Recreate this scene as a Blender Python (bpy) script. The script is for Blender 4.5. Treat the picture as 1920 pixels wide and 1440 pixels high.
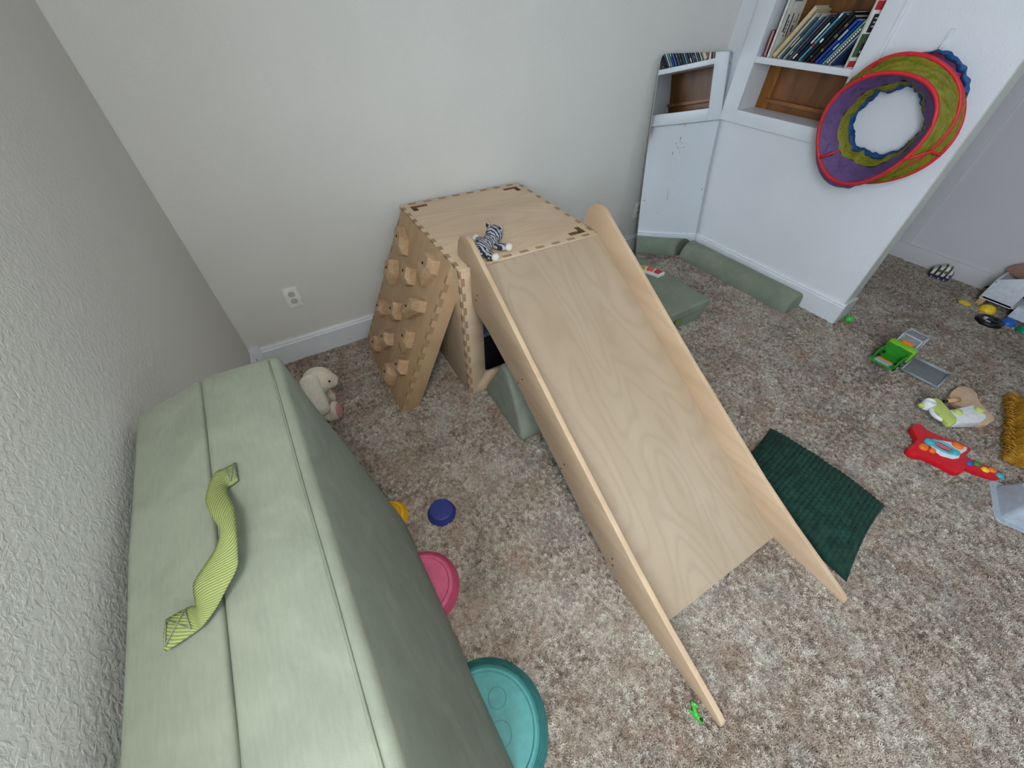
import bpy, bmesh, math, random
from mathutils import Vector, Matrix, noise
random.seed(7)
for o in list(bpy.data.objects): bpy.data.objects.remove(o)
S = bpy.context.scene
COL = S.collection
PI = math.pi

# ------------------------------------------------------------------ camera
cam_d = bpy.data.cameras.new('camera'); cam = bpy.data.objects.new('camera', cam_d); COL.objects.link(cam)
cam_d.sensor_fit = 'HORIZONTAL'; cam_d.sensor_width = 36.0; cam_d.lens = 13.8505
cam_d.clip_start = 0.02
cam.matrix_world = Matrix([[0.850326, 0.367691, -0.376496, 0.331898], [-0.526051, 0.613889, -0.588567, -2.050559], [0.014717, 0.69853, 0.71543, 1.523704], [0.0, 0.0, 0.0, 1.0]])
S.camera = cam
# ------------------------------------------------------------------ world, window light, exposure
S.view_settings.view_transform = 'Standard'; S.view_settings.look = 'None'
S.view_settings.gamma = 1.0; S.view_settings.use_curve_mapping = False
S.view_settings.exposure = 0.0
W = bpy.data.worlds.new('sky'); S.world = W; W.use_nodes = True
bg = W.node_tree.nodes['Background']; bg.inputs[0].default_value = (0.62, 0.78, 1.0, 1); bg.inputs[1].default_value = 1.2
def area(name, loc, rot, sx, sy, power, col):
    l = bpy.data.lights.new(name, 'AREA'); l.shape = 'RECTANGLE'; l.size = sx; l.size_y = sy
    l.energy = power; l.color = col
    o = bpy.data.objects.new(name, l); COL.objects.link(o); o.location = loc; o.rotation_euler = rot
    return o
# daylight entering by the window of the left wall, plus a smaller unseen one added for fill
area('window_daylight', (-.20, -2.72, 1.66), (0, math.radians(-90), 0), 1.30, 0.80, 66, (0.74, 0.87, 1.0))
area('window_fill_small', (2.75, -3.30, 1.55), (math.radians(90), 0, 0), 0.80, 1.20, 5, (0.80, 0.90, 1.0))

# ------------------------------------------------------------------ materials
MATS = {}
def srgb(r, g, b):
    f = lambda c: (c/255/12.92) if c/255 <= .04045 else ((c/255+.055)/1.055)**2.4
    return (f(r), f(g), f(b), 1)
class N:
    """tiny node helper"""
    def __init__(s, name):
        s.m = bpy.data.materials.new(name); s.m.use_nodes = True; s.t = s.m.node_tree
        s.b = s.t.nodes['Principled BSDF']; MATS[name] = s.m
    def n(s, typ, **kw):
        nd = s.t.nodes.new(typ)
        for k, v in kw.items():
            if k.startswith('i_'):
                key = k[2:]; key = int(key) if key.isdigit() else key.replace('_', ' ')
                nd.inputs[key].default_value = v
            else: setattr(nd, k, v)
        return nd
    def l(s, a, b): s.t.links.new(a, b)
    def coord(s, kind='Object', scale=(1, 1, 1), src=None):
        if kind == 'World': o = s.n('ShaderNodeNewGeometry').outputs['Position']
        else: o = s.n('ShaderNodeTexCoord').outputs[kind]
        mp = s.n('ShaderNodeMapping'); mp.inputs['Scale'].default_value = scale; s.l(o, mp.inputs[0]); return mp.outputs[0]
    def noise(s, co, scale, detail=3, rough=.5, dist=0):
        nd = s.n('ShaderNodeTexNoise'); nd.inputs['Scale'].default_value = scale; nd.inputs['Detail'].default_value = detail
        nd.inputs['Roughness'].default_value = rough; nd.inputs['Distortion'].default_value = dist; s.l(co, nd.inputs[0]); return nd.outputs['Fac']
    def ramp(s, fac, stops, interp='LINEAR'):
        nd = s.n('ShaderNodeValToRGB'); nd.color_ramp.interpolation = interp; e = nd.color_ramp.elements
        while len(e) > 1: e.remove(e[-1])
        e[0].position, e[0].color = stops[0]
        for p, c in stops[1:]:
            x = e.new(p); x.color = c
        s.l(fac, nd.inputs[0]); return nd.outputs[0]
    def mix(s, fac, a, b, mode='MIX'):
        nd = s.n('ShaderNodeMix', data_type='RGBA', blend_type=mode)
        for i, v in ((0, fac), (6, a), (7, b)):
            if hasattr(v, 'is_output') or hasattr(v, 'links'): s.l(v, nd.inputs[i])
            else: nd.inputs[i].default_value = v
        return nd.outputs[2]
    def math(s, op, a, b=None):
        nd = s.n('ShaderNodeMath', operation=op)
        for i, v in enumerate((a, b)):
            if v is None: continue
            if hasattr(v, 'links'): s.l(v, nd.inputs[i])
            else: nd.inputs[i].default_value = v
        return nd.outputs[0]
    def bump(s, h, strength, dist):
        nd = s.n('ShaderNodeBump'); nd.inputs['Strength'].default_value = strength; nd.inputs['Distance'].default_value = dist
        s.l(h, nd.inputs['Height']); s.l(nd.outputs[0], s.b.inputs['Normal'])
    def col(s, c):
        if hasattr(c, 'links'): s.l(c, s.b.inputs['Base Color'])
        else: s.b.inputs['Base Color'].default_value = c
    def rough(s, r, spec=.5): s.b.inputs['Roughness'].default_value = r; s.b.inputs['Specular IOR Level'].default_value = spec

def plain(name, rgb, rough=.5, spec=.4, grain=.06):
    k = N(name); co = k.coord(); f = k.noise(co, 40, 3)
    c = srgb(*rgb); d = tuple(x*(1-grain*2) for x in c[:3])+(1,); e = tuple(min(1, x*(1+grain)) for x in c[:3])+(1,)
    k.col(k.ramp(f, [(.3, d), (.7, e)])); k.rough(rough, spec); return k.m

def wallmat(name, rgb, bump=.35):
    k = N(name); co = k.coord('World')
    big = k.noise(co, 2.2, 2)
    c = srgb(*rgb)
    k.col(k.ramp(big, [(.3, tuple(x*.95 for x in c[:3])+(1,)), (.7, c)]))
    a = k.noise(co, 190, 2, .5); b = k.noise(co, 95, 3, .55, .6)
    patch = k.noise(co, 4.0, 2)
    h = k.math('ADD', k.math('MULTIPLY', k.ramp(b, [(.42, (0,0,0,1)), (.60, (1,1,1,1))]), .8), k.math('MULTIPLY', a, .45))
    h = k.math('MULTIPLY', h, k.math('ADD', patch, .35))
    k.bump(h, bump, .003); k.rough(.62, .3); return k.m
wallmat('wall_paint', (216, 214, 208), .30)
wallmat('wall_paint_bright', (222, 224, 228), .16)
wallmat('wall_paint_far', (212, 207, 208), .10)
def gloss_white(name, rgb):
    k = N(name); co = k.coord('World'); f = k.noise(co, 9, 4)
    c = srgb(*rgb); k.col(k.ramp(f, [(.3, tuple(x*.95 for x in c[:3])+(1,)), (.7, c)])); k.rough(.35, .4)
    k.bump(k.noise(co, 60, 2), .08, .002); return k.m
gloss_white('trim_paint', (222, 224, 228))
gloss_white('end_paint', (196, 198, 190))
plain('floor_under', (96, 82, 70), .95, .1)
plain('ceiling_paint', (228, 228, 226), .9, .2)

def birch(name, light, dark, scale=(1.6, .22, 1.6), lines=26, contrast=.5):
    k = N(name); co = k.coord('Object', scale)
    n1 = k.noise(co, 2.2, 2, .4, .35)
    s = k.math('SINE', k.math('MULTIPLY', n1, lines*6.28))
    s = k.math('POWER', k.math('ADD', k.math('MULTIPLY', s, .5), .5), 3.0)
    co2 = k.coord('Object', (scale[0]*30, scale[1]*30, scale[2]*30))
    fine = k.noise(co2, 6, 3, .6)
    broad = k.noise(co, 3, 2)
    base = k.ramp(broad, [(.3, srgb(*dark)), (.72, srgb(*light))])
    v = k.math('ADD', k.math('MULTIPLY', s, contrast), k.math('MULTIPLY', fine, .35))
    dk = tuple(x*.74 for x in srgb(*dark)[:3])+(1,)
    k.col(k.mix(v, base, dk)); k.rough(.48, .35); k.bump(fine, .06, .001); return k.m
birch('birch_slide', (186, 167, 144), (174, 153, 128), (1.9, .26, 1.0), 15, .20)
birch('birch_panel', (224, 199, 168), (210, 182, 150), (.5, 2.2, 1.0), 10, .25)
birch('birch_climb', (199, 167, 130), (182, 149, 112), (1.0, 3.0, .5), 9, .22)
birch('birch_rail', (214, 187, 157), (196, 166, 134), (1.0, .35, 2.5), 9, .22)
birch('hold_wood', (206, 174, 138), (182, 148, 112), (3, 3, 12), 8, .35)
def plyedge(name, a, b, axis=(0, 0, 900)):
    k = N(name); co = k.coord('Object', (1, 1, 1)); f = k.noise(k.coord('Object', (60, 60, 420)), 1.5, 2)
    k.col(k.ramp(f, [(.35, srgb(*a)), (.65, srgb(*b))])); k.rough(.7, .2); return k.m
plyedge('end_grain', (152, 122, 94), (180, 150, 119))
plyedge('hole_edge', (112, 84, 60), (140, 108, 80))
plyedge('ply_edge', (176, 150, 124), (206, 184, 158))

def velvet(name, rgb, mott=.10):
    k = N(name); co = k.coord('Object'); f = k.noise(co, 7, 4, .6, .8); g = k.noise(k.coord('Object', (60, 9, 60)), 4, 3)
    c = srgb(*rgb)
    v = k.math('ADD', k.math('MULTIPLY', f, .75), k.math('MULTIPLY', g, .25))
    k.col(k.ramp(v, [(.3, tuple(x*(1-mott*2.2) for x in c[:3])+(1,)), (.7, tuple(x*(1+mott) for x in c[:3])+(1,))]))
    k.rough(.85, .15); k.b.inputs['Sheen Weight'].default_value = .06; k.b.inputs['Sheen Roughness'].default_value = .5
    k.b.inputs['Sheen Tint'].default_value = (.85, .95, .88, 1)
    k.bump(k.noise(co, 420, 2), .12, .002); return k.m
velvet('sage_velvet', (140, 146, 130))
velvet('sage_velvet_dark', (128, 136, 118))

def strapmat():
    k = N('lime_webbing'); co = k.coord('UV'); w = k.n('ShaderNodeTexWave', bands_direction='DIAGONAL'); w.inputs['Scale'].default_value = 26; w.inputs['Distortion'].default_value = .3
    k.l(co, w.inputs[0]); k.col(k.ramp(w.outputs['Fac'], [(.2, srgb(122, 132, 78)), (.8, srgb(160, 170, 108))])); k.rough(.8, .2)
    k.bump(w.outputs['Fac'], .5, .002)
strapmat()

def carpetmat():
    k = N('carpet_pile'); co = k.coord('World')
    rnd_ = k.n('ShaderNodeObjectInfo').outputs['Random']
    a = k.noise(co, 3.2, 4, .62, .4); b = k.noise(co, 26, 3, .6)
    v = k.math('ADD', k.math('ADD', k.math('MULTIPLY', a, .42), k.math('MULTIPLY', b, .26)), k.math('MULTIPLY', rnd_, .32))
    base = k.ramp(v, [(.26, srgb(100, 84, 74)), (.38, srgb(146, 129, 115)), (.50, srgb(184, 171, 156)), (.62, srgb(212, 204, 190)), (.74, srgb(196, 190, 182))])
    hue = k.noise(co, 6.5, 3, .6)
    base = k.mix(k.ramp(hue, [(.48, (0, 0, 0, 1)), (.68, (.5, .5, .5, 1))]), base, srgb(156, 120, 98))
    hue2 = k.noise(k.coord('World', (1, 1.3, 1)), 5.1, 3, .6)
    base = k.mix(k.ramp(hue2, [(.52, (0, 0, 0, 1)), (.7, (.45, .45, .45, 1))]), base, srgb(150, 146, 142))
    k.col(base); k.rough(.95, .08)
carpetmat()

def mirror_mat():
    k = N('acrylic_mirror'); k.b.inputs['Metallic'].default_value = 1; k.b.inputs['Roughness'].default_value = .015
    co = k.coord('World'); sm = k.noise(k.coord('World', (1, 1, .8)), 5.5, 4, .7)
    k.b.inputs['Base Color'].default_value = (.90, .93, .95, 1)
mirror_mat()

def dark_wood(name, a, b, sc):
    k = N(name); f = k.noise(k.coord('World', sc), 3, 4, .6, .5); k.col(k.ramp(f, [(.3, srgb(*a)), (.7, srgb(*b))])); k.rough(.45, .4)
dark_wood('shelf_wood', (82, 48, 20), (138, 88, 44), (1, 5, .9))
dark_wood('shelf_wood_gold', (120, 74, 22), (150, 98, 36), (1, 6, 1))
dark_wood('shelf_wood_rail', (116, 72, 34), (158, 104, 58), (1, 1, 8))

def fur(name, rgb):
    k = N(name); co = k.coord('Object'); f = k.noise(co, 90, 3, .7); c = srgb(*rgb)
    k.col(k.ramp(f, [(.25, tuple(x*.8 for x in c[:3])+(1,)), (.75, c)])); k.rough(.95, .1); k.b.inputs['Sheen Weight'].default_value = .3
    k.bump(k.noise(co, 260, 3, .7), .6, .004); return k.m
fur('bunny_fur', (222, 212, 190)); fur('bunny_ear_fur', (226, 220, 204)); fur('bunny_pink', (210, 140, 132)); fur('white_fur', (236, 228, 216))
def tigermat():
    k = N('tiger_fur'); w = k.n('ShaderNodeTexWave', bands_direction='X'); w.inputs['Scale'].default_value = 24; w.inputs['Distortion'].default_value = 5.5; w.inputs['Detail'].default_value = 2; w.inputs['Detail Scale'].default_value = 2.2
    k.l(k.coord('Object'), w.inputs[0]); k.col(k.ramp(w.outputs['Fac'], [(.38, srgb(52, 54, 66)), (.56, srgb(176, 176, 180))])); k.rough(.95, .1)
    k.bump(k.noise(k.coord('Object'), 260, 3, .7), .5, .003)
tigermat()
def mesh_fabric(name, rgb):
    k = N(name); co = k.coord('Object'); f = k.noise(co, 14, 4, .6, 1.0); c = srgb(*rgb)
    k.col(k.ramp(f, [(.25, tuple(x*.62 for x in c[:3])+(1,)), (.75, tuple(min(1, x*1.15) for x in c[:3])+(1,))])); k.rough(.55, .4)
    k.bump(k.noise(k.coord('Object', (300, 300, 300)), 1.5, 2), .25, .001)
    tr = k.n('ShaderNodeBsdfTranslucent'); tr.inputs[0].default_value = c
    ms = k.n('ShaderNodeMixShader'); ms.inputs[0].default_value = .22
    out = k.t.nodes['Material Output']; k.l(k.b.outputs[0], ms.inputs[1]); k.l(tr.outputs[0], ms.inputs[2]); k.l(ms.outputs[0], out.inputs[0])
mesh_fabric('tunnel_purple', (112, 84, 136)); mesh_fabric('tunnel_olive', (140, 136, 32)); mesh_fabric('tunnel_blue', (38, 84, 138))
plain('tunnel_red', (206, 34, 46), .5)
def corduroy():
    k = N('green_waffle'); co = k.coord('Object'); f = k.noise(co, 30, 3); k.col(k.ramp(f, [(.3, srgb(14, 38, 31)), (.7, srgb(26, 60, 49))])); k.rough(.8, .2)
    k.b.inputs['Sheen Weight'].default_value = .06; k.b.inputs['Sheen Tint'].default_value = (.5, .8, .7, 1)
    k.bump(k.noise(k.coord('Object'), 500, 2), .3, .001)
corduroy()
for nm, rgb, ro in [('black_plastic', (22, 22, 24), .4), ('dark_hole', (18, 14, 12), .9), ('blue_rubber', (46, 56, 124), .55), ('yellow_rubber', (222, 168, 28), .5),
    ('pink_rubber', (206, 96, 128), .55), ('teal_rubber', (80, 150, 148), .5), ('toy_green', (64, 178, 62), .4), ('truck_green', (48, 140, 40), .4), ('truck_lime', (132, 194, 40), .4),
    ('toy_orange', (236, 120, 38), .4), ('toy_white', (226, 226, 226), .4), ('toy_lightgrey', (176, 182, 194), .4), ('tray_grey', (112, 116, 116), .45), ('tray_rim', (146, 154, 158), .4), ('bin_grey', (170, 178, 190), .4),
    ('mixer_wood', (212, 178, 148), .55), ('mixer_lime', (190, 204, 106), .45), ('guitar_red', (206, 26, 40), .35), ('toy_teal', (60, 172, 182), .4), ('toy_blue', (36, 96, 186), .4), ('toy_darkgreen', (24, 132, 92), .4), ('fret_green', (52, 130, 52), .4), ('toy_yellow', (238, 200, 32), .4), ('mustard_cloth', (184, 132, 40), .9),
    ('navy_toy', (40, 42, 78), .5), ('toy_grey', (98, 102, 112), .5), ('wood_arch', (158, 118, 100), .6), ('small_wood', (206, 162, 116), .6), ('outlet_plate', (236, 236, 232), .35), ('outlet_face', (190, 188, 180), .45),
    ('page_paper', (206, 196, 176), .9), ('page_pink', (206, 160, 148), .9), ('lilac', (206, 160, 190), .5), ('cabinet_white', (214, 218, 226), .45), ('rainbow_gold', (190, 164, 40), .35), ('rainbow_orange', (224, 84, 36), .35), ('rainbow_red', (190, 28, 40), .35), ('hook_clear', (218, 222, 228), .2), ('label_red', (190, 50, 54), .6), ('label_green', (70, 96, 60), .6), ('label_dark', (46, 40, 46), .6), ('smudge', (150, 148, 146), .9)]:
    plain(nm, rgb, ro)
def crinkle():
    k = N('mustard_crinkle'); co = k.coord('Object', (1, 1, 1)); f = k.noise(co, 16, 4, .65, 1.2); k.col(k.ramp(f, [(.3, srgb(150, 102, 24)), (.7, srgb(196, 144, 50))])); k.rough(.9, .1)
    k.bump(k.noise(co, 30, 4, .65, 1.5), 1.0, .02)
crinkle()
def zebramat():
    k = N('zebra_shell'); w = k.n('ShaderNodeTexWave', bands_direction='X'); w.inputs['Scale'].default_value = 10; w.inputs['Distortion'].default_value = 1.2
    k.l(k.coord('Object'), w.inputs[0]); k.col(k.ramp(w.outputs['Fac'], [(.30, srgb(40, 40, 44)), (.42, srgb(222, 214, 186))])); k.rough(.4)
zebramat()
def glassmat():
    k = N('clear_plastic'); k.b.inputs['Base Color'].default_value = (.8, .85, .88, 1); k.b.inputs['Transmission Weight'].default_value = .85; k.b.inputs['Roughness'].default_value = .12; k.b.inputs['IOR'].default_value = 1.15
glassmat()

# ------------------------------------------------------------------ mesh helpers
def link(name, me, mat=None, parent=None, loc=None):
    o = bpy.data.objects.new(name, me); COL.objects.link(o)
    if mat: me.materials.append(MATS[mat]) if not me.materials else None
    if parent: o.parent = parent
    if loc: o.location = loc
    return o
def bm_obj(name, bm, mat, parent=None, loc=None, smooth=False, auto=None):
    bmesh.ops.recalc_face_normals(bm, faces=bm.faces)
    me = bpy.data.meshes.new(name); bm.to_mesh(me); bm.free()
    if smooth:
        for p in me.polygons: p.use_smooth = True
    if auto is not None:
        for p in me.polygons: p.use_smooth = True
        me.set_sharp_from_angle(angle=math.radians(auto))
    return link(name, me, mat, parent, loc)
def thing(name, label, cat, loc=(0, 0, 0), rz=0, group=None):
    o = bpy.data.objects.new(name, None); COL.objects.link(o); o.location = loc; o.rotation_euler = (0, 0, rz)
    o.empty_display_size = .05; tag(o, label, cat, group); return o
def tag(o, label, cat=None, group=None, kind=None):
    o['label'] = label
    if cat: o['category'] = cat
    if group: o['group'] = group
    if kind: o['kind'] = kind
    return o
def struct(o, label=None):
    o['kind'] = 'structure'
    if label: o['label'] = label
    return o
def box(bm, x0, x1, y0, y1, z0, z1, bev=0):
    r = bmesh.ops.create_cube(bm, size=1); v = r['verts']
    bmesh.ops.scale(bm, vec=(x1-x0, y1-y0, z1-z0), verts=v); bmesh.ops.translate(bm, vec=((x0+x1)/2, (y0+y1)/2, (z0+z1)/2), verts=v)
    if bev:
        es = list({e for x in v for e in x.link_edges}); bmesh.ops.bevel(bm, geom=es, offset=bev, segments=2, affect='EDGES', profile=.6)
def boxo(name, x0, x1, y0, y1, z0, z1, mat, parent=None, bev=0):
    bm = bmesh.new(); box(bm, min(x0,x1), max(x0,x1), min(y0,y1), max(y0,y1), min(z0,z1), max(z0,z1), bev); return bm_obj(name, bm, mat, parent, auto=35 if bev else None)
def prism(bm, pts, a, b):
    """extrude closed polygon of 3D points along vector from a to b offsets (vectors)"""
    A = [bm.verts.new(Vector(p)+Vector(a)) for p in pts]; B = [bm.verts.new(Vector(p)+Vector(b)) for p in pts]
    n = len(pts); bm.faces.new(A); bm.faces.new(B[::-1])
    for i in range(n): bm.faces.new((A[i], B[i], B[(i+1) % n], A[(i+1) % n]))
def prismo(name, pts, a, b, mat, parent=None, bev=0, seg=2):
    bm = bmesh.new(); prism(bm, pts, a, b); bmesh.ops.recalc_face_normals(bm, faces=bm.faces)
    if bev: bmesh.ops.bevel(bm, geom=[e for e in bm.edges if e.calc_face_angle(0) > .6], offset=bev, segments=seg, affect='EDGES', profile=.6, clamp_overlap=True)
    return bm_obj(name, bm, mat, parent, auto=40)
def lathe(bm, prof, cx, cy, cz=0, n=48):
    rings = []
    for r, z in prof:
        rings.append([bm.verts.new((cx+r*math.cos(2*PI*i/n), cy+r*math.sin(2*PI*i/n), cz+z)) for i in range(n)] if r > 1e-6 else [bm.verts.new((cx, cy, cz+z))])
    for A, B in zip(rings, rings[1:]):
        for i in range(n):
            j = (i+1) % n
            if len(A) == 1 and len(B) == 1: continue
            if len(A) == 1: bm.faces.new((A[0], B[i], B[j]))
            elif len(B) == 1: bm.faces.new((A[i], B[0], A[j]))
            else: bm.faces.new((A[i], B[i], B[j], A[j]))
def latheo(name, prof, c, mat, parent=None, n=48, auto=50):
    bm = bmesh.new(); lathe(bm, prof, *c, n=n); return bm_obj(name, bm, mat, parent, auto=auto)
def tube(bm, pts, r, n=8, closed=False, caps=True):
    pts = [Vector(p) for p in pts]; m = len(pts); rings = []; up = Vector((.13, .27, .95))
    for i, p in enumerate(pts):
        t = (pts[(i+1) % m]-pts[i-1]) if closed else (pts[min(i+1, m-1)]-pts[max(i-1, 0)])
        t.normalize(); u = up.cross(t)
        if u.length < 1e-3: u = Vector((1, 0, 0)).cross(t)
        u.normalize(); w = t.cross(u); rr = r[i] if isinstance(r, (list, tuple)) else r
        rings.append([bm.verts.new(p+u*rr*math.cos(2*PI*k/n)+w*rr*math.sin(2*PI*k/n)) for k in range(n)])
    for i in range(m if closed else m-1):
        A, B = rings[i], rings[(i+1) % m]
        for k in range(n): bm.faces.new((A[k], A[(k+1) % n], B[(k+1) % n], B[k]))
    if caps and not closed: bm.faces.new(rings[0][::-1]); bm.faces.new(rings[-1])
def tubeo(name, pts, r, mat, parent=None, n=8, closed=False):
    bm = bmesh.new(); tube(bm, pts, r, n, closed); return bm_obj(name, bm, mat, parent, smooth=True)
def ell(bm, c, r, rot=None, seg=20):
    q = bmesh.ops.create_uvsphere(bm, u_segments=seg, v_segments=seg*2//3, radius=1)['verts']
    M = Matrix.Translation(Vector(c)) @ (rot.to_4x4() if rot else Matrix.Identity(4)) @ Matrix.Diagonal((r[0], r[1], r[2], 1))
    bmesh.ops.transform(bm, matrix=M, verts=q)
def ello(name, c, r, mat, parent=None, rot=None, seg=20):
    bm = bmesh.new(); ell(bm, c, r, rot, seg); return bm_obj(name, bm, mat, parent, smooth=True)
def blob(name, parts, mat, parent=None, voxel=.006):
    """overlapping ellipsoids fused into one continuous skin"""
    bm = bmesh.new()
    for c, r, rot in parts: ell(bm, c, r, rot, 18)
    o = bm_obj(name, bm, mat, parent, smooth=True)
    md = o.modifiers.new('fuse', 'REMESH'); md.mode = 'VOXEL'; md.voxel_size = voxel; md.use_smooth_shade = True
    sm = o.modifiers.new('soften', 'SMOOTH'); sm.iterations = 6; sm.factor = .6
    return o
def bake(o):
    dg = bpy.context.evaluated_depsgraph_get(); me = bpy.data.meshes.new_from_object(o.evaluated_get(dg)); o.modifiers.clear(); o.data = me; return o
def cut(o, cutters):
    bpy.context.view_layer.update()
    for c in cutters:
        md = o.modifiers.new('cut', 'BOOLEAN'); md.object = c; md.operation = 'DIFFERENCE'; md.solver = 'EXACT'; md.material_mode = 'TRANSFER'
    bake(o)
    for c in cutters: bpy.data.objects.remove(c)
    return o
def soft(o, levels=2, disp=.004, size=.25, simple=False):
    s = o.modifiers.new('sub', 'SUBSURF'); s.levels = s.render_levels = levels
    if simple: s.subdivision_type = 'SIMPLE'
    if disp:
        t = bpy.data.textures.new('cloud', 'CLOUDS'); t.noise_scale = size
        d = o.modifiers.new('d', 'DISPLACE'); d.texture = t; d.strength = disp; d.mid_level = .5; d.texture_coords = 'GLOBAL'
    return o

# ------------------------------------------------------------------ room shell
XR, TH = 3.210, 0.115          # partition face and thickness
YE = -1.385                    # free end of the partition
YF, XF, H = -3.20, 4.575, 2.45
floor = struct(boxo('floor', -.25, XF+.1, YF-.1, .1, -.08, -.002, 'floor_under'), 'floor under the mottled brown carpet')
struct(boxo('ceiling', -.25, XF+.1, YF-.1, .1, H, H+.08, 'ceiling_paint'))
struct(boxo('wall_back', -.25, XF+.1, 0, .1, -.05, H, 'wall_paint'), 'white textured back wall')
SL = .030
WY0, WY1, WZ0, WZ1 = -3.12, -2.32, .98, 2.32
bm = bmesh.new()
def lw(y0, y1, z0, z1): prism(bm, [(SL*y0, y0, z0), (SL*y1, y1, z0), (SL*y1-.1, y1, z0), (SL*y0-.1, y0, z0)], (0, 0, 0), (0, 0, z1-z0))
lw(0, WY1, -.05, H); lw(WY0, YF-.1, -.05, H); lw(WY1, WY0, -.05, WZ0); lw(WY1, WY0, WZ1, H)
struct(bm_obj('wall_left', bm, 'wall_paint'), 'white textured left wall')
bm = bmesh.new(); xw = SL*WY1-.06
for q in ((WY0, WY0+.04, WZ0, WZ1), (WY1-.04, WY1, WZ0, WZ1), (WY0, WY1, WZ0, WZ0+.04), (WY0, WY1, WZ1-.04, WZ1), (WY0, WY1, 1.62, 1.66)): box(bm, xw-.03, xw, *q)
struct(bm_obj('window_2', bm, 'trim_paint'), 'white sash window in the left wall beside the photographer')
bm = bmesh.new()
NY0, NY1, NZ0, NZ1 = -.785, -.215, .945, 2.05
box(bm, XR, XR+TH, YE, 0, -.05, NZ0); box(bm, XR, XR+TH, YE, 0, NZ1, H); box(bm, XR, XR+TH, YE, NY0, NZ0, NZ1); box(bm, XR, XR+TH, NY1, 0, NZ0, NZ1)
wr = struct(bm_obj('wall_right', bm, 'wall_paint_bright'), 'white partition wall holding the built-in bookcase')
o = boxo('end_cap', XR+.001, XR+TH-.001, YE-.006, YE, .15, H, 'end_paint', wr); o['label'] = 'grey painted rough end of the partition'
struct(boxo('wall_far', XF, XF+.1, YF-.1, .1, -.05, H, 'wall_paint_far'), 'pale far wall of the space beyond the partition')
# wall behind the photographer, with an opening added for the fill light
bm = bmesh.new()
wins = [(2.35, 3.15, .95, 2.15)]
box(bm, -.25, 2.35, YF-.1, YF, -.05, H); box(bm, 3.15, XF+.1, YF-.1, YF, -.05, H)
for a, b, c, d in wins: box(bm, a, b, YF-.1, YF, -.05, c); box(bm, a, b, YF-.1, YF, d, H)
struct(bm_obj('wall_front', bm, 'wall_paint'), 'white wall with an added window opening behind the photographer')
for i, (a, b, c, d) in enumerate(wins):
    bm = bmesh.new(); w = .04
    box(bm, a, a+w, YF-.07, YF-.03, c, d); box(bm, b-w, b, YF-.07, YF-.03, c, d); box(bm, a, b, YF-.07, YF-.03, c, c+w); box(bm, a, b, YF-.07, YF-.03, d-w, d)
    box(bm, a, b, YF-.065, YF-.035, (c+d)/2-.02, (c+d)/2+.02)
    struct(bm_obj('window_%d' % (i+1), bm, 'trim_paint'), 'white sash window added for fill light behind the photographer')
# unseen flush lamp added to light the room from above
lp = thing('added_lamp', 'added round flush lamp with white shade, unseen, lighting the room from above', 'lamp', (.22, -2.34, H))
LAMPM = N('added_lamp_shade'); LAMPM.b.inputs['Base Color'].default_value = (.9, .9, .88, 1); LAMPM.b.inputs['Emission Color'].default_value = (1, .95, .88, 1); LAMPM.b.inputs['Emission Strength'].default_value = 2.0
latheo('added_lamp_base', [(0, 0), (.20, 0), (.20, -.025), (.18, -.03), (0, -.03)], (0, 0, 0), 'trim_paint', lp)
latheo('added_lamp_shade', [(0, -.03), (.185, -.03), (.19, -.045), (.17, -.062), (.10, -.075), (0, -.078)], (0, 0, 0), 'added_lamp_shade', lp)
ld = bpy.data.lights.new('added_lamp_light', 'AREA'); ld.shape = 'DISK'; ld.size = .34; ld.energy = 17; ld.color = (1, .97, .92)
lo = bpy.data.objects.new('added_lamp_light', ld); COL.objects.link(lo); lo.parent = lp; lo.location = (0, 0, -.085)
# baseboards: a flat board with a stepped cap
def baseboard(name, p0, p1, nrm, lab, hgt=.143, t=.018):
    p0, p1, nrm = Vector(p0), Vector(p1), Vector(nrm)
    prof = [(0, 0), (t, 0), (t, hgt-.022), (t*.55, hgt-.016), (t*.8, hgt-.010), (t*.5, hgt), (0, hgt)]
    return struct(prismo(name, [p0+nrm*d+Vector((0, 0, z)) for d, z in prof], (0, 0, 0), p1-p0, 'trim_paint'), lab)
baseboard('baseboard_back', (.05, 0, 0), (XR, 0, 0), (0, -1, 0), 'white baseboard along the back wall')
baseboard('baseboard_left', (0, 0, 0), (SL*YF, YF, 0), (1, 0, 0), 'white baseboard along the left wall')
b = boxo('corner_block', .0, .05, -.026, 0, 0, .165, 'trim_paint', None, .003); struct(b, 'white corner block of the baseboard'); b.name = 'trim_1'
baseboard('baseboard_right', (XR, -.0, 0), (XR, YE-.018, 0), (-1, 0, 0), 'white baseboard along the partition')
bm = bmesh.new(); box(bm, XR-.004, XR+TH+.016, YE-.020, YE-.001, 0, .150, .003)
struct(bm_obj('trim_2', bm, 'end_paint'), 'cream baseboard return on the partition end')
struct(boxo('baseboard_far', XF-.016, XF, YF, 0, 0, .120, 'wall_paint_far', None, .003), 'pale baseboard along the far wall')
struct(boxo('trim_3', XF-.012, XF, -1.195, -1.08, .12, H, 'wall_paint_far', None, .003), 'pale upright casing on the far wall')

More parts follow.
